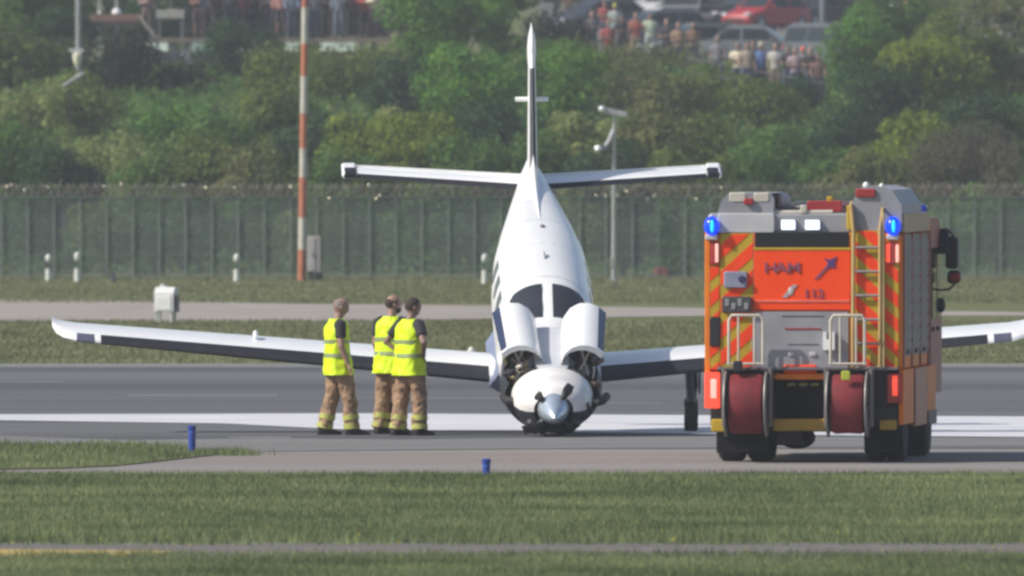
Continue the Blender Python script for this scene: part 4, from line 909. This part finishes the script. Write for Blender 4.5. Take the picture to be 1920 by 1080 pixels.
# ---------------------------------------------------------------- trees and shrubs on the bank
LEAF = {
 'mid':    ((0.056,0.132,0.028),(0.114,0.215,0.047)),
 'bright': ((0.072,0.183,0.028),(0.146,0.293,0.047)),
 'blue':   ((0.023,0.067,0.028),(0.047,0.105,0.041)),
 'dark':   ((0.016,0.028,0.018),(0.030,0.044,0.026)),
 'olive':  ((0.089,0.141,0.028),(0.167,0.229,0.054)),
 'pale':   ((0.161,0.206,0.057),(0.356,0.396,0.149)),
 'yellow': ((0.125,0.189,0.024),(0.230,0.293,0.044)),
 'brown':  ((0.116,0.135,0.043),(0.188,0.203,0.073)),
 'twig':   ((0.105,0.095,0.064),(0.163,0.147,0.100)),
}
BARK = mat('bark', (0.060,0.048,0.038), 0.9, var=0.35, scale=9, bump=0.6)
for k_, (a, b) in LEAF.items(): mat('leaf_'+k_, a, 0.6, var=0.1, scale=0.9, rgb2=b, island=0.28, trans=0.42, spec=0.15)
def leaf_mesh(name, P, size, m, outw=None):
    n = len(P); nrm = RNG.normal(size=(n,3))*.5; nrm[:,2] += .25
    if outw is not None: nrm += outw*.9
    nrm /= np.linalg.norm(nrm, axis=1)[:,None]
    t = np.cross(nrm, RNG.normal(size=(n,3))); t /= np.linalg.norm(t, axis=1)[:,None]; b = np.cross(nrm, t)
    L = RNG.uniform(size[0], size[1], n)[:,None]; W = L*RNG.uniform(.45,.7,n)[:,None]
    V = np.stack([P-t*L/2, P+b*W/2, P+t*L/2, P-b*W/2], 1)
    me = bpy.data.meshes.new(name); me.vertices.add(4*n); me.vertices.foreach_set('co', V.reshape(-1))
    me.loops.add(4*n); me.loops.foreach_set('vertex_index', np.arange(4*n)); me.polygons.add(n)
    me.polygons.foreach_set('loop_start', np.arange(0,4*n,4)); me.polygons.foreach_set('loop_total', np.full(n,4)); me.update(calc_edges=True)
    me.materials.append(m); return me
def tree(px, y, top_py, w_px, key, name, label, dens=1.0):
    s_ = sc(y); x = wx(px, y); z0 = zg(y); zt = wz(top_py, y); H = zt-z0; rx = w_px/2/s_
    root = thing(name, (x, y, z0), label, 'shrub' if name == 'shrub' else 'tree', 'trees and shrubs on the bank')
    ry = rx*.9; zc = H*.56; rz_ = H*.46
    K = int(12+rx*6); cl = []
    for _ in range(K):
        d = RNG.normal(size=3); d /= np.linalg.norm(d); q = RNG.uniform(.35,1.0)**.6
        if d[1] > .5: d[1] *= -.6
        cl.append((np.array([d[0]*rx*q*.86, d[1]*ry*q*.86, zc+d[2]*rz_*q*.9]), RNG.uniform(.24,.50)*min(1.5, rx)+.08))
    n = int(min(11000, 900*dens*(rx*2)*(H)*.62)); P = []
    w_ = np.array([c[1]**2 for c in cl]); w_ /= w_.sum(); idx = RNG.choice(K, n, p=w_)
    C = np.array([c[0] for c in cl])[idx]; Rr = np.array([c[1] for c in cl])[idx]
    d = RNG.normal(size=(n,3)); d /= np.linalg.norm(d, axis=1)[:,None]; d[:,2] *= .75
    P = C + d*(Rr*RNG.uniform(.45,1.08,n)**.5)[:,None]; P[:,2] = np.maximum(P[:,2], .05)
    tw = key == 'twig'
    link('crown', leaf_mesh('crown', P, (.05,.11) if tw else (.09,.19), MATS['leaf_'+key], d), root)
    tb = MB(); th = .045+.02*H; tb.tube([(0,0,-.15),(.04*H*.3,0,H*.25),(-.02*H,0.02,H*.55),(.02*H,0,H*.82)], [th,th*.75,th*.5,th*.2], 8)
    for j in range(7 if not tw else 22):
        c = cl[j % K][0]; zb = H*(.12+.09*(j % 6)); tb.tube([(0,0,zb), (c[0]*.5, c[1]*.5, (zb+c[2])*.52), (c[0]*1.02, c[1]*1.02, c[2])], [th*.4,th*.28,th*.12], 5)
    tb.build('trunk', BARK, root, True, 0)
KIND = {'mid':'green','bright':'fresh bright green','blue':'cool bluish green','dark':'very dark','olive':'olive green','pale':'pale blossoming','yellow':'yellowish green','brown':'brownish olive','twig':'bare twiggy grey brown'}
TREES = [
 (45,705,-60,190,'mid','at the upper left corner'),(120,690,15,130,'blue','beside the grey lamp pole, upper left'),(232,640,62,180,'dark','under the viewing platform, the left one'),(328,642,126,160,'dark','under the viewing platform, the right one'),
 (462,650,30,150,'blue','in front of the viewing platform, the tallest there'),(75,590,165,210,'pale','low on the left of the bank'),(205,572,262,190,'pale','just above the fence near the left'),(28,556,235,160,'mid','at the left edge above the fence'),
 (320,585,190,190,'bright','below the two dark trees'),(418,562,205,180,'mid','between dark trees and striped mast'),(385,540,262,190,'olive','just above the fence left of the mast'),(500,572,140,180,'olive','touching the striped mast on its left'),
 (565,640,85,170,'olive','behind the striped mast, upper part'),(645,622,100,180,'olive','below the right end of the platform'),(705,640,85,130,'pale','at the right end of the viewing platform'),(615,556,195,170,'blue','just right of the striped mast'),
 (695,548,190,190,'yellow','above the left tailplane tip'),(780,690,-40,170,'bright','at the top, left of the fin'),(862,705,-60,210,'bright','at the top, nearest left of the fin tip'),(945,720,-50,120,'mid','directly behind the fin tip'),
 (770,592,110,170,'blue','above the left tailplane'),(885,582,92,240,'bright','largest one left of the fin'),(790,545,185,170,'yellow','over the middle of the left tailplane'),(1010,602,70,150,'mid','behind the middle of the fin'),
 (1065,592,85,170,'bright','right of the fin'),(1092,546,205,150,'pale','between fin and camera pole'),(955,552,190,200,'blue','behind the root of the fin'),(1045,745,25,130,'dark','right of the fin tip below the crowd'),
 (1178,602,118,190,'brown','behind the top of the camera pole'),(1262,592,128,180,'brown','below the tan clad spectators'),(1332,602,138,180,'olive','below the silver cars'),(1420,592,152,170,'olive','below the railing spectators'),
 (1486,602,148,120,'blue','below the right end of the railing'),(1240,546,205,200,'brown','above the right tailplane'),(1352,546,225,200,'olive','above the right tailplane tip'),(1462,550,242,180,'mid','above the left roof locker of the fire engine'),
 (1562,562,200,160,'blue','above the middle of the fire engine'),(1605,655,22,150,'bright','right of the lamp post by the cars'),(1662,682,-20,170,'mid','at the top right of the car park'),(1640,582,122,190,'blue','upper right, below the car park end'),
 (1722,592,66,230,'yellow','broad one at the upper right'),(1805,602,25,230,'olive','tall one near the right edge'),(1885,622,-20,190,'brown','at the upper right corner'),(1562,546,285,200,'mid','just above the fire engine roof'),
 (1700,540,215,200,'yellow','above the right roof locker'),(1852,560,150,190,'blue','behind the bare shrub at the right'),(1815,534,228,220,'twig','at the right, above the fire engine mirror'),(1905,533,235,170,'twig','at the far right edge above the fence'),
 (1130,700,85,170,'brown','just under the seated spectators'),(1240,715,100,200,'brown','along the rail, left part'),(20,640,60,170,'olive','on the left edge, mid height'),(1500,690,150,180,'olive','along the rail, right part'),(1750,690,-10,180,'olive','top right behind the broad one'),
 (150,585,140,150,'olive','left, under the lamp pole'),(560,560,235,150,'olive','at the foot of the bank behind the mast'),(1000,545,240,150,'mid','low behind the fin root'),
 (300,540,285,170,'mid','just above the fence, second from left'),(110,540,280,170,'blue','just above the fence at the left'),(490,538,280,170,'brown','just above the fence beside the mast'),(660,536,275,170,'mid','just above the fence under the left tailplane tip'),(880,538,255,190,'mid','just above the tailplane root, left'),(1140,538,262,170,'blue','behind the camera pole foot'),(1290,538,275,180,'olive','behind the right tailplane'),(1400,538,285,180,'mid','above the fence left of the fire engine'),(1640,536,275,180,'brown','directly above the right beacon'),
 (250,560,285,120,'pale','small one above the fence at the left'),(150,600,215,130,'pale','in the middle of the left bank'),(740,560,170,110,'pale','right of the yellowish shrub by the tailplane tip'),(-90,560,150,230,'mid','cut by the left frame edge'),(-100,640,-20,240,'olive','beyond the upper left frame edge'),(2010,560,150,230,'olive','cut by the right frame edge'),(2020,640,-20,240,'mid','beyond the upper right frame edge'),(2060,538,250,200,'yellow','beyond the lower right frame edge'),(-130,538,250,200,'blue','beyond the lower left frame edge')]
for t in TREES:
    nm = 'shrub' if (t[2] > 140) else 'tree'
    yy = t[1] if t[1] < 605 else 605+(t[1]-605)*.33
    tree(t[0], yy, *t[2:5], nm, KIND[t[4]]+(' shrub ' if nm == 'shrub' else ' tree ')+t[5], 1.0)
# shrubs standing right behind the fence, seen through it
FENCE_SHRUBS = ['mid','blue','olive','mid','blue','mid','olive','blue','mid','blue','mid','olive','blue','mid','olive','mid','bright','bright','bright','mid','bright']
for i, key in enumerate(FENCE_SHRUBS):
    px = -20+i*100+random.uniform(-18,18)
    tree(px, 508+random.uniform(0,9), 372+random.uniform(-14,18), 150, key, 'shrub', KIND[key]+' shrub directly behind the fence mesh, %s from the left' % ['first','second','third','fourth','fifth','sixth','seventh','eighth','ninth','tenth','eleventh','twelfth','thirteenth','fourteenth','fifteenth','sixteenth','seventeenth','eighteenth','nineteenth','twentieth','twenty-first'][i], 0.9)
# dark trees beyond the platform and the car park
BACK = [(-10,700,'blue','behind the upper left corner'),(95,690,'mid','left of the flagpoles, behind'),(200,700,'blue','behind the flagpoles'),(300,695,'blue','behind the information board'),(400,705,'dark','behind the platform left rail'),(500,700,'dark','behind the platform middle'),(600,705,'dark','behind the mast top'),(700,700,'dark','behind the platform right end'),
        (1040,850,'dark','behind the dark grey car'),(1120,860,'blue','behind the leftmost white car'),(1230,870,'dark','behind the white cars'),(1340,860,'dark','behind the black estate'),(1450,875,'dark','behind the red hatchback'),(1545,850,'dark','behind the dark blue car'),(1640,840,'dark','behind the lit headlights'),(1740,800,'mid','behind the broad yellowish tree'),(1850,790,'olive','in the far top right corner')]
for px, y, key, wh in BACK: tree(px, y, -90, 190, key, 'tree', KIND[key]+' tree '+wh, 0.8)
# low undergrowth over the whole slope
def under(n):
    y = RNG.uniform(512, 662, n); hw = 960/(F_PX/y)+10; x = RNG.uniform(-1,1,n)*hw
    z = np.array([zg(v) for v in y]); return np.stack([x, y, z+RNG.uniform(0,.55,n)**1.4], 1)
o = link('undergrowth', leaf_mesh('undergrowth', under(150000), (.12,.26), MATS['leaf_mid'])); tag(o, 'low leafy undergrowth covering the bank between the shrubs', 'undergrowth', kind='stuff')
# ---------------------------------------------------------------- viewing platform at the upper left
PY = 642.0; PS = sc(PY)
WOOD = mat('weathered_wood', (0.20,0.165,0.145), 0.85, var=0.2, scale=5, stretch=(1,1,6)); WOODR = mat('reddish_wood', (0.22,0.125,0.105), 0.85, var=0.2, scale=5)
STEEL = mat('platform_steel', (0.24,0.25,0.27), 0.5, 0.4, var=0.12)
MINT = mat('mint_panel', (0.80,0.93,0.84), 0.4, var=0.05)
plat = thing('viewing_platform', (wx(470, PY), PY, zg(PY)), 'raised wooden viewing platform with rails at the upper left of the bank', 'platform')
x0p = wx(470, PY); zp = zg(PY)
def PX(px): return wx(px, PY)-x0p
def PZ(py): return wz(py, PY)-zp
def pl(mb, n, m, parent=None, smooth=False): return mb.build(n, m, parent or plat, smooth)
nb_ = 16
for i in range(nb_):   # deck planks running back from the edge
    a = 248+i*(735-248)/nb_; pl(MB().box(PX(a), PX(a+(735-248)/nb_)-.012, 0, 3.0, PZ(76), PZ(72)), 'plank', WOOD)
pl(MB().box(PX(246), PX(736), -.05, .02, PZ(79), PZ(71)), 'edge_beam', WOOD)
pl(MB().box(PX(282), PX(735), .30, .42, PZ(116), PZ(97)), 'lower_beam', STEEL)
pz0 = PZ(97)
for a, b in ((276,315),(361,400),(452,490),(535,562),(600,664)): pl(MB().box(PX(a), PX(b), -.09, -.055, PZ(96), PZ(80)), 'pale_panel', MINT)
for a in (252,325,352,410,500,575,680,730): pl(MB().box(PX(a)-.09, PX(a)+.09, .05, .21, 0-.6, PZ(79)), 'support_post', STEEL)
for a, b in ((325,338),(352,338)): pl(MB().tube([(PX(a),.12,PZ(80)),(PX(b),.12,PZ(112))], .06), 'brace', STEEL)
for a in range(290, 735, 55): pl(MB().box(PX(a)-.03, PX(a)+.03, -.04, .02, PZ(71), PZ(18)), 'rail_post', SHUT)
for q in (62, 52, 42, 20): pl(MB().tube([(PX(345),-.02,PZ(q)),(PX(732),-.02,PZ(q))], .013), 'rail', SHUT)
# stair landing on the left
pl(MB().box(PX(165), PX(262), .3, 1.6, PZ(48), PZ(40)), 'landing', WOOD); pl(MB().box(PX(168), PX(258), .25, .29, PZ(40), PZ(26)), 'landing_board', WOODR)
for a in (170, 215, 256): pl(MB().box(PX(a)-.06, PX(a)+.06, .6, .75, -.6, PZ(46)), 'landing_post', WOOD)
pl(MB().prism([(PX(255),PZ(28)),(PX(262),PZ(28)),(PX(294),PZ(66)),(PX(294),PZ(72)),(PX(286),PZ(70))], .2, .3), 'stair_stringer', mat('stringer_pale', (0.30,0.27,0.25), 0.8)); pl(MB().prism([(PX(255),PZ(28)),(PX(262),PZ(28)),(PX(294),PZ(66)),(PX(294),PZ(72)),(PX(286),PZ(70))], 1.4, 1.5), 'stair_stringer', MATS['stringer_pale'])
for i in range(6): xx = 260+i*6; pl(MB().box(PX(xx), PX(xx+7), .3, 1.4, PZ(36+i*6.4), PZ(34.5+i*6.4)), 'tread', WOOD)
bd = thing('information_board', (wx(320, PY-.5), PY-.5, wz(72, PY-.5)-.0), 'pale grey information board on posts at the platform edge', 'board')
bw = 26/PS; MB().bbox(-bw, bw, -.03, .03, 37/PS, 53/PS, .02).build('panel', mat('board_grey', (0.36,0.35,0.33), 0.6, var=0.1), bd)
for s in (-1,1): MB().box(s*bw*.8-.03, s*bw*.8+.03, .0, .05, 0, 37/PS).build('post', STEEL, bd)
# grey lamp pole with a lantern hanging from the arm, and a leaning pipe
yl_ = 598.0; g0 = zg(yl_); lp = thing('grey_pole', (wx(147, yl_), yl_, g0), 'grey pole with a white lantern at the upper left', 'pole')
MB().tube([(0,0,0),(0,0,wz(-60, yl_)-g0)], .085, 10).build('shaft', mat('pole_grey', (0.30,0.31,0.32), 0.5, 0.2), lp, True); MB().bbox(-.28,.18,-.2,.05,wz(98,yl_)-g0,wz(92,yl_)-g0,.02).build('bracket', LGREY, lp)
MB().lathe([(.05,wz(124,yl_)-g0),(.13,wz(114,yl_)-g0),(.15,wz(101,yl_)-g0),(.06,wz(98,yl_)-g0)], (-.03,-.14,0), 'Z', 14).build('lantern', mat('lantern_cream', (0.80,0.78,0.62), 0.4), lp, True)
yq = 570.0; gq = zg(yq); pi_ = thing('leaning_pipe', (wx(118, yq), yq, gq), 'grey pipe leaning in the bushes below the lantern', 'pipe'); MB().tube([(0,0,wz(162,yq)-gq),(38/sc(yq),.1,wz(138,yq)-gq)], .055, 8).build('pipe', mat('pipe_grey', (0.32,0.31,0.30), 0.5), pi_, True); MB().tube([(.2,.03,-.2),(.22,.05,wz(150,yq)-gq)], .016, 6).build('prop', BARK, pi_)
MB().lathe([(.075,-.03),(.075,.03)], (38/sc(yq),.1,wz(138,yq)-gq), 'X', 10).build('collar', STEEL, pi_)
for px, hy, lb in ((187,668,'thin grey flagpole behind the landing, the left one'),(219,666,'thin grey flagpole behind the landing with a white ball')):
    gz = zg(hy); r = thing('flagpole', (wx(px, hy), hy, gz), lb, 'pole'); MB().tube([(0,0,0),(0,0,6.5)], .055, 8).build('shaft', MATS['pole_grey'], r, True)
    MB().ell((0,-.12,wz(24,hy)-gz), (.16,.1,.16) if px > 200 else (.06,.06,.06)).build('ball_lamp', mat('ball_white', (0.85,0.84,0.86), 0.3), r, True)
# lamp post by the cars
y = 672.0; gz = zg(y); r = thing('lamp_post', (wx(1542, y), y, gz), 'grey lamp post standing among the parked cars', 'lamp post')
MB().tube([(0,0,0),(0,0,5.2)], [.10,.07], 10).build('shaft', mat('lamp_post_grey', (0.20,0.22,0.25), 0.5, 0.3), r, True); MB().tube([(0,0,3.0),(.25,-.05,3.1)], .03).build('arm', MATS['lamp_post_grey'], r); MB().bbox(-.6,.1,-.1,.1,5.1,5.25,.03).build('lantern', LGREY, r)

# ---------------------------------------------------------------- parked cars
TYRE = RUB; CGL = mat('car_glass', (0.018,0.026,0.028), 0.15, var=0.1, spec=0.25); RIM = mat('car_rim', (0.36,0.37,0.38), 0.35, 0.7)
def car(px, pb, label, rgb, rz, kind='hatch', L=4.1, W=1.74, H=1.48, lights=None):
    y = dist(pb); r = thing('parked_car', (wx(px, y), y, zg(y)+.05), label, 'car', 'cars parked on the bank', rz)
    r.rotation_euler = (0, 0, rz)
    m = mat('car_paint_%d_%d_%d' % tuple(int(c*999) for c in rgb), [c*.72 for c in rgb], 0.45, 0.0, var=0.04, coat=0.08)
    h = L/2; wb = L*.31
    # body: sections along the car, nose towards -y
    sec_ = [(-h,.70,.30,.50),(-h+.10,.86,.22,.66),(-h+.55,.95,.20,.80),(-h+1.05,1,.20,.90),(-.2,1,.19,.93),(h-.9,1,.20,.95),(h-.25,.97,.22,.94 if kind != 'sedan' else .90),(h-.05,.88,.27,.80),(h,.78,.34,.62)]
    rings = []
    for yy, kw, zb, zt in sec_:
        w2 = W/2*kw; rings.append([(-w2*.9,yy,zb),(-w2,yy,zb+.12),(-w2,yy,zt-.22),(-w2*.94,yy,zt-.04),(-w2*.80,yy,zt),(w2*.80,yy,zt),(w2*.94,yy,zt-.04),(w2,yy,zt-.22),(w2,yy,zb+.12),(w2*.9,yy,zb)])
    MB().loft(rings).build('body', m, r, True, 28)
    f0, f1, b1, b0 = {'hatch':(-h+1.0,-h+1.75,h-.75,h-.12),'sedan':(-h+1.15,-h+1.9,h-1.35,h-.65),'van':(-h+.7,-h+1.35,h-.35,h-.08)}[kind]
    def ringy(z, a, b, k): w2 = W/2*k; return [(-w2,a,z),(-w2,b,z),(w2,b,z),(w2,a,z)]
    MB().loft([ringy(.90,f0,b0,.92), ringy(H-.10,f1-.08,b1+.08,.74), ringy(H,f1+.12,b1-.10,.66)]).build('cabin', m, r, True, 20)
    def ly(k, e): return (f0+(f1-.08-f0)*k) if e else (b0+(b1+.08-b0)*k)
    def wq(k): return W/2*(.92+(.74-.92)*k)
    z = lambda k: .90+(H-1.0)*k
    MB().add([(-wq(.1)*.92,ly(.1,1)-.012,z(.1)),(wq(.1)*.92,ly(.1,1)-.012,z(.1)),(wq(.93)*.9,ly(.93,1)-.012,z(.93)),(-wq(.93)*.9,ly(.93,1)-.012,z(.93))],[(0,1,2,3)]).build('windscreen', CGL, r)
    MB().add([(-wq(.15)*.9,ly(.15,0)+.012,z(.15)),(wq(.15)*.9,ly(.15,0)+.012,z(.15)),(wq(.9)*.88,ly(.9,0)+.012,z(.9)),(-wq(.9)*.88,ly(.9,0)+.012,z(.9))],[(3,2,1,0)]).build('rear_window', CGL, r)
    for s in (-1,1):
        mid = (f0+b0)/2+.15
        for a0, a1, c0, c1 in ((ly(.12,1)+.10, mid-.05, ly(.9,1)+.08, mid-.05),(mid+.05, ly(.12,0)-.10, mid+.05, ly(.9,0)-.08)):
            v = [(s*(wq(.12)+.010),a0,z(.12)),(s*(wq(.12)+.010),a1,z(.12)),(s*(wq(.9)+.010),c1,z(.9)),(s*(wq(.9)+.010),c0,z(.9))]
            MB().add(v, [(0,1,2,3)] if s > 0 else [(3,2,1,0)]).build('side_window', CGL, r)
        for yy in (-wb-.05, wb+.02):
            wl = MB().lathe([(.18,-.10),(.29,-.11),(.315,-.06),(.315,.06),(.29,.11),(.18,.10)], (s*(W/2-.10),yy,.315), 'X', 20).build('wheel', TYRE, r, True)
            MB().lathe([(.02,-.115),(.18,-.105),(.19,-.09),(.19,.09),(.18,.105),(.02,.115)], (s*(W/2-.10),yy,.315), 'X', 14).build('rim', RIM, wl, True)
        MB().ell((s*W*.36,-h+.13,.66), (.19,.12,.075)).build('headlight', lights or mat('headlight', (0.62,0.64,0.66), 0.12, 0.3), r, True)
        MB().ell((s*W*.39,h-.04,.76), (.11,.06,.10)).build('tail_light', mat('car_tail_lamp', (0.40,0.02,0.02), 0.25), r, True)
        MB().ell((s*(W/2+.07),f0+.35,.98), (.10,.06,.065)).build('wing_mirror', m, r, True)
    MB().bbox(-.55,.55,-h-.015,-h+.06,.36,.50,.02).build('grille', BLACK, r); MB().bbox(-.26,.26,h-.02,h+.02,.50,.61,.008).build('number_plate', mat('plate_pale', (0.7,0.7,0.68), 0.4), r)
    return r
LIT = mat('headlight_lit', (0.9,0.9,0.9), 0.2, emis=(1.0,0.97,0.92), estr=3.0)
car(1436, 60, 'bright red hatchback seen side-on in the upper row of the car park', (0.52,0.018,0.026), R(-42), 'hatch', 3.9)
car(1532, 56, 'dark blue car right of the red hatchback', (0.020,0.024,0.045), R(-35), 'sedan', 4.3)
car(1345, 58, 'black estate car parked left of the red hatchback', (0.022,0.020,0.026), R(-20), 'van', 4.3, 1.8, 1.7)
car(1296, 58, 'silver van at the top between white and black cars', (0.20,0.225,0.24), R(-18), 'van', 4.6, 1.9, 1.9)
car(1250, 48, 'white car at the top edge, second from the left', (0.72,0.72,0.74), R(-15), 'hatch')
car(1182, 46, 'white car at the top edge, leftmost, behind the standing group', (0.80,0.80,0.80), R(-15), 'hatch')
car(1305, 126, 'greenish silver car left in the lower row, behind tan clad spectators', (0.11,0.145,0.14), R(-70), 'hatch', 4.0)
car(1418, 130, 'silver grey saloon in the lower row behind the railing spectators', (0.13,0.155,0.165), R(80), 'sedan', 4.4)
car(1562, 134, 'grey estate car behind the lamp post in the lower row', (0.10,0.115,0.125), R(28), 'van', 4.4, 1.8, 1.6)
car(1120, 72, 'dark grey car behind the spectators at the left end', (0.05,0.055,0.065), R(-60), 'hatch')
car(1692, 40, 'silver car with lit headlights among the trees at the top right', (0.28,0.29,0.31), R(8), 'hatch', lights=LIT)
car(1232, 95, 'blue grey car behind the mint shirted spectator', (0.10,0.125,0.15), R(-65), 'hatch')
# railing in front of the spectators
ra, rb = gp(1290, 172), gp(1545, 205); rl = thing('railing', (ra.x, ra.y, ra.z), 'long grey metal railing in front of the spectators, upper right', 'railing')
dv = Vector((rb.x-ra.x, rb.y-ra.y, rb.z-ra.z))
for z_ in (.25,.65,1.05): MB().tube([(0,0,z_),(dv.x,dv.y,dv.z+z_-.25)], .035, 6).build('rail', SHUT, rl)
for i in range(6): k_ = i/5; MB().tube([(dv.x*k_,dv.y*k_,dv.z*k_-.2),(dv.x*k_,dv.y*k_,dv.z*k_+1.07-.25*k_)], .04, 6).build('post', SHUT, rl)
MB().box(dv.x*.35, dv.x, dv.y-.05, dv.y+.12, -.25, .22).build('kerb_board', mat('kerb_dark', (0.02,0.022,0.03), 0.7), rl)

# ---------------------------------------------------------------- spectators
def cmat(c): return mat('cloth_%d_%d_%d' % tuple(int(v*999) for v in c), c, 0.85, var=0.12, scale=6)
DEN = (0.05,0.065,0.11); BLK = (0.018,0.018,0.022); KHA = (0.22,0.18,0.12)
def fan(px, pb, label, shirt, trousers=DEN, arms=('hang','fold'), rz=180, yoff=0.0, z=None, **kw):
    if z is None: g = gp(px, pb)
    else: g = Vector((wx(px, z[0]), z[0], z[1]))
    person(g, label, R(rz), random.uniform(.94,1.02), arms=arms, top='none', colors=dict(shirt=cmat(shirt), trousers=cmat(trousers), boots=LEATH), vox=.03, group='spectators on the bank', detail=False, hair=random.choice((HDARK,HGREY,HDARK)), skin=random.choice((SKIN,SKIN2)), **kw)
fan(1383, 184, 'spectator in a bright cream shirt, leftmost at the railing', (0.74,0.66,0.50), arms=('fold','fold'))
fan(1401, 187, 'spectator in beige beside the cream shirted one', (0.34,0.28,0.22), arms=('hang','rail'))
fan(1413, 179, 'spectator in brown behind the beige clad one', (0.06,0.045,0.04))
fan(1427, 183, 'spectator in a blue shirt and cream cap', (0.10,0.17,0.38), arms=('phone','hang'), cap=cmat((0.58,0.54,0.42)))
fan(1454, 185, 'spectator in an off-white top right of the blue shirted one', (0.48,0.47,0.43), trousers=KHA, arms=('fold','hang'))
fan(1478, 187, 'spectator in a black top between the off-white and white ones', (0.03,0.022,0.03))
fan(1491, 191, 'spectator in a pink top at the right part of the railing', (0.36,0.27,0.30))
fan(1505, 190, 'spectator in a white shirt with a red cap at the railing', (0.66,0.66,0.72), cap=cmat((0.85,0.12,0.08)))
fan(1520, 193, 'spectator in a dark top right of the red cap', (0.035,0.025,0.03))
fan(1534, 203, 'spectator in an orange brown top, rightmost at the railing', (0.15,0.09,0.075), arms=('rail','rail'))
fan(1346, 167, 'spectator in a grey top before the silver saloon', (0.20,0.20,0.23), arms=('rail','hang'))
fan(1272, 142, 'spectator in tan, the left of the pair by the greenish car', (0.30,0.20,0.13))
fan(1300, 136, 'spectator in brown and tan, the right of the pair by the greenish car', (0.20,0.12,0.08))
fan(1153, 96, 'tall spectator in pale grey green with a yellow cap', (0.34,0.40,0.37), trousers=(0.20,0.22,0.24), cap=cmat((0.50,0.55,0.04)))
fan(1166, 120, 'spectator in black at the middle of the left standing group', BLK, trousers=BLK)
fan(1192, 120, 'spectator in a rust red top raising a phone', (0.32,0.09,0.06), trousers=KHA, arms=('phone','phone'))
fan(1219, 118, 'spectator in a mint green shirt', (0.50,0.60,0.44), trousers=(0.25,0.28,0.30), arms=('hang','phone'))
fan(1133, 86, 'spectator in a bright red top left of the yellow cap', (0.30,0.06,0.06))
fan(1110, 116, 'spectator in dark grey, leftmost of the standing group', (0.10,0.105,0.12))
fan(1140, 138, 'spectator in red low at the edge of the bushes', (0.30,0.07,0.06), trousers=BLK)
fan(1250, 136, 'spectator in charcoal between mint shirt and tan pair', (0.045,0.043,0.05), trousers=BLK)
fan(1066, 62, 'spectator in brown in the shade right of the fin tip', (0.12,0.08,0.06))
fan(1882, 190, 'spectator in a white top alone in the bushes at the right', (0.62,0.60,0.58))
fan(1702, 66, 'spectator in orange tan below the lit headlights', (0.40,0.22,0.12), trousers=KHA)
# on the platform, mostly cropped at the chest by the frame
dz = wz(72, PY)
PLAT = [(276,'pinkish',(0.24,0.15,0.14),(0.13,0.10,0.08)),(372,'rust brown',(0.16,0.08,0.06),(0.05,0.04,0.05)),(392,'navy',(0.03,0.03,0.06),BLK),(408,'black',BLK,BLK),(432,'dark grey',(0.07,0.07,0.09),(0.05,0.055,0.10)),(455,'maroon',(0.12,0.03,0.04),BLK),
        (478,'black',BLK,BLK),(505,'charcoal',(0.05,0.05,0.06),(0.03,0.03,0.05)),(526,'salmon pink',(0.40,0.19,0.16),(0.05,0.04,0.05)),(548,'denim blue',(0.12,0.15,0.22),DEN),(590,'grey blue',(0.13,0.15,0.19),(0.10,0.12,0.17)),(612,'black',BLK,BLK),
        (636,'slate blue',(0.14,0.17,0.23),(0.12,0.15,0.20)),(660,'dark plum',(0.07,0.035,0.05),BLK),(682,'red',(0.36,0.07,0.06),BLK),(700,'pale cream',(0.62,0.52,0.40),(0.10,0.08,0.09)),(714,'white and pink',(0.55,0.42,0.42),(0.06,0.06,0.08))]
WHERE = ['beside the information board','at the left rail','second left of the first rail post','behind the green tree, the left one','directly behind the green tree','right of the green tree top','between the green tree and the mast','left of the salmon clad one','just left of the mast','nearest the mast on its left','just right of the mast','behind the middle rail','centred right of the mast','in the right half of the rail','near the right end','second from the right end','at the right end']
for (px, cn, sh_, trs), wh in zip(PLAT, WHERE):
    fan(px, 0, 'spectator in %s on the platform, %s' % (cn, wh), sh_, trs, z=(PY+random.uniform(.35,1.6), dz), arms=random.choice((('rail','rail'),('hang','fold'),('phone','hang'))), sleeves=1.0, shorts=(cn in ('rust brown','salmon pink','red','maroon')))

# ---------------------------------------------------------------- haze
hm_ = bpy.data.materials.new('haze_air'); hm_.use_nodes = True; N = hm_.node_tree.nodes; N.clear()
vo = N.new('ShaderNodeVolumePrincipled'); vo.inputs['Color'].default_value = (0.86,0.90,0.97,1); vo.inputs['Density'].default_value = 0.00023; vo.inputs['Anisotropy'].default_value = 0.1
oo = N.new('ShaderNodeOutputMaterial'); hm_.node_tree.links.new(vo.outputs[0], oo.inputs['Volume'])
hz = MB().box(-9000, 9000, -1500, 12000, -1.0, 60.0).build('haze', hm_); tag(hz, 'thin bluish summer haze filling the air', 'haze', kind='stuff')
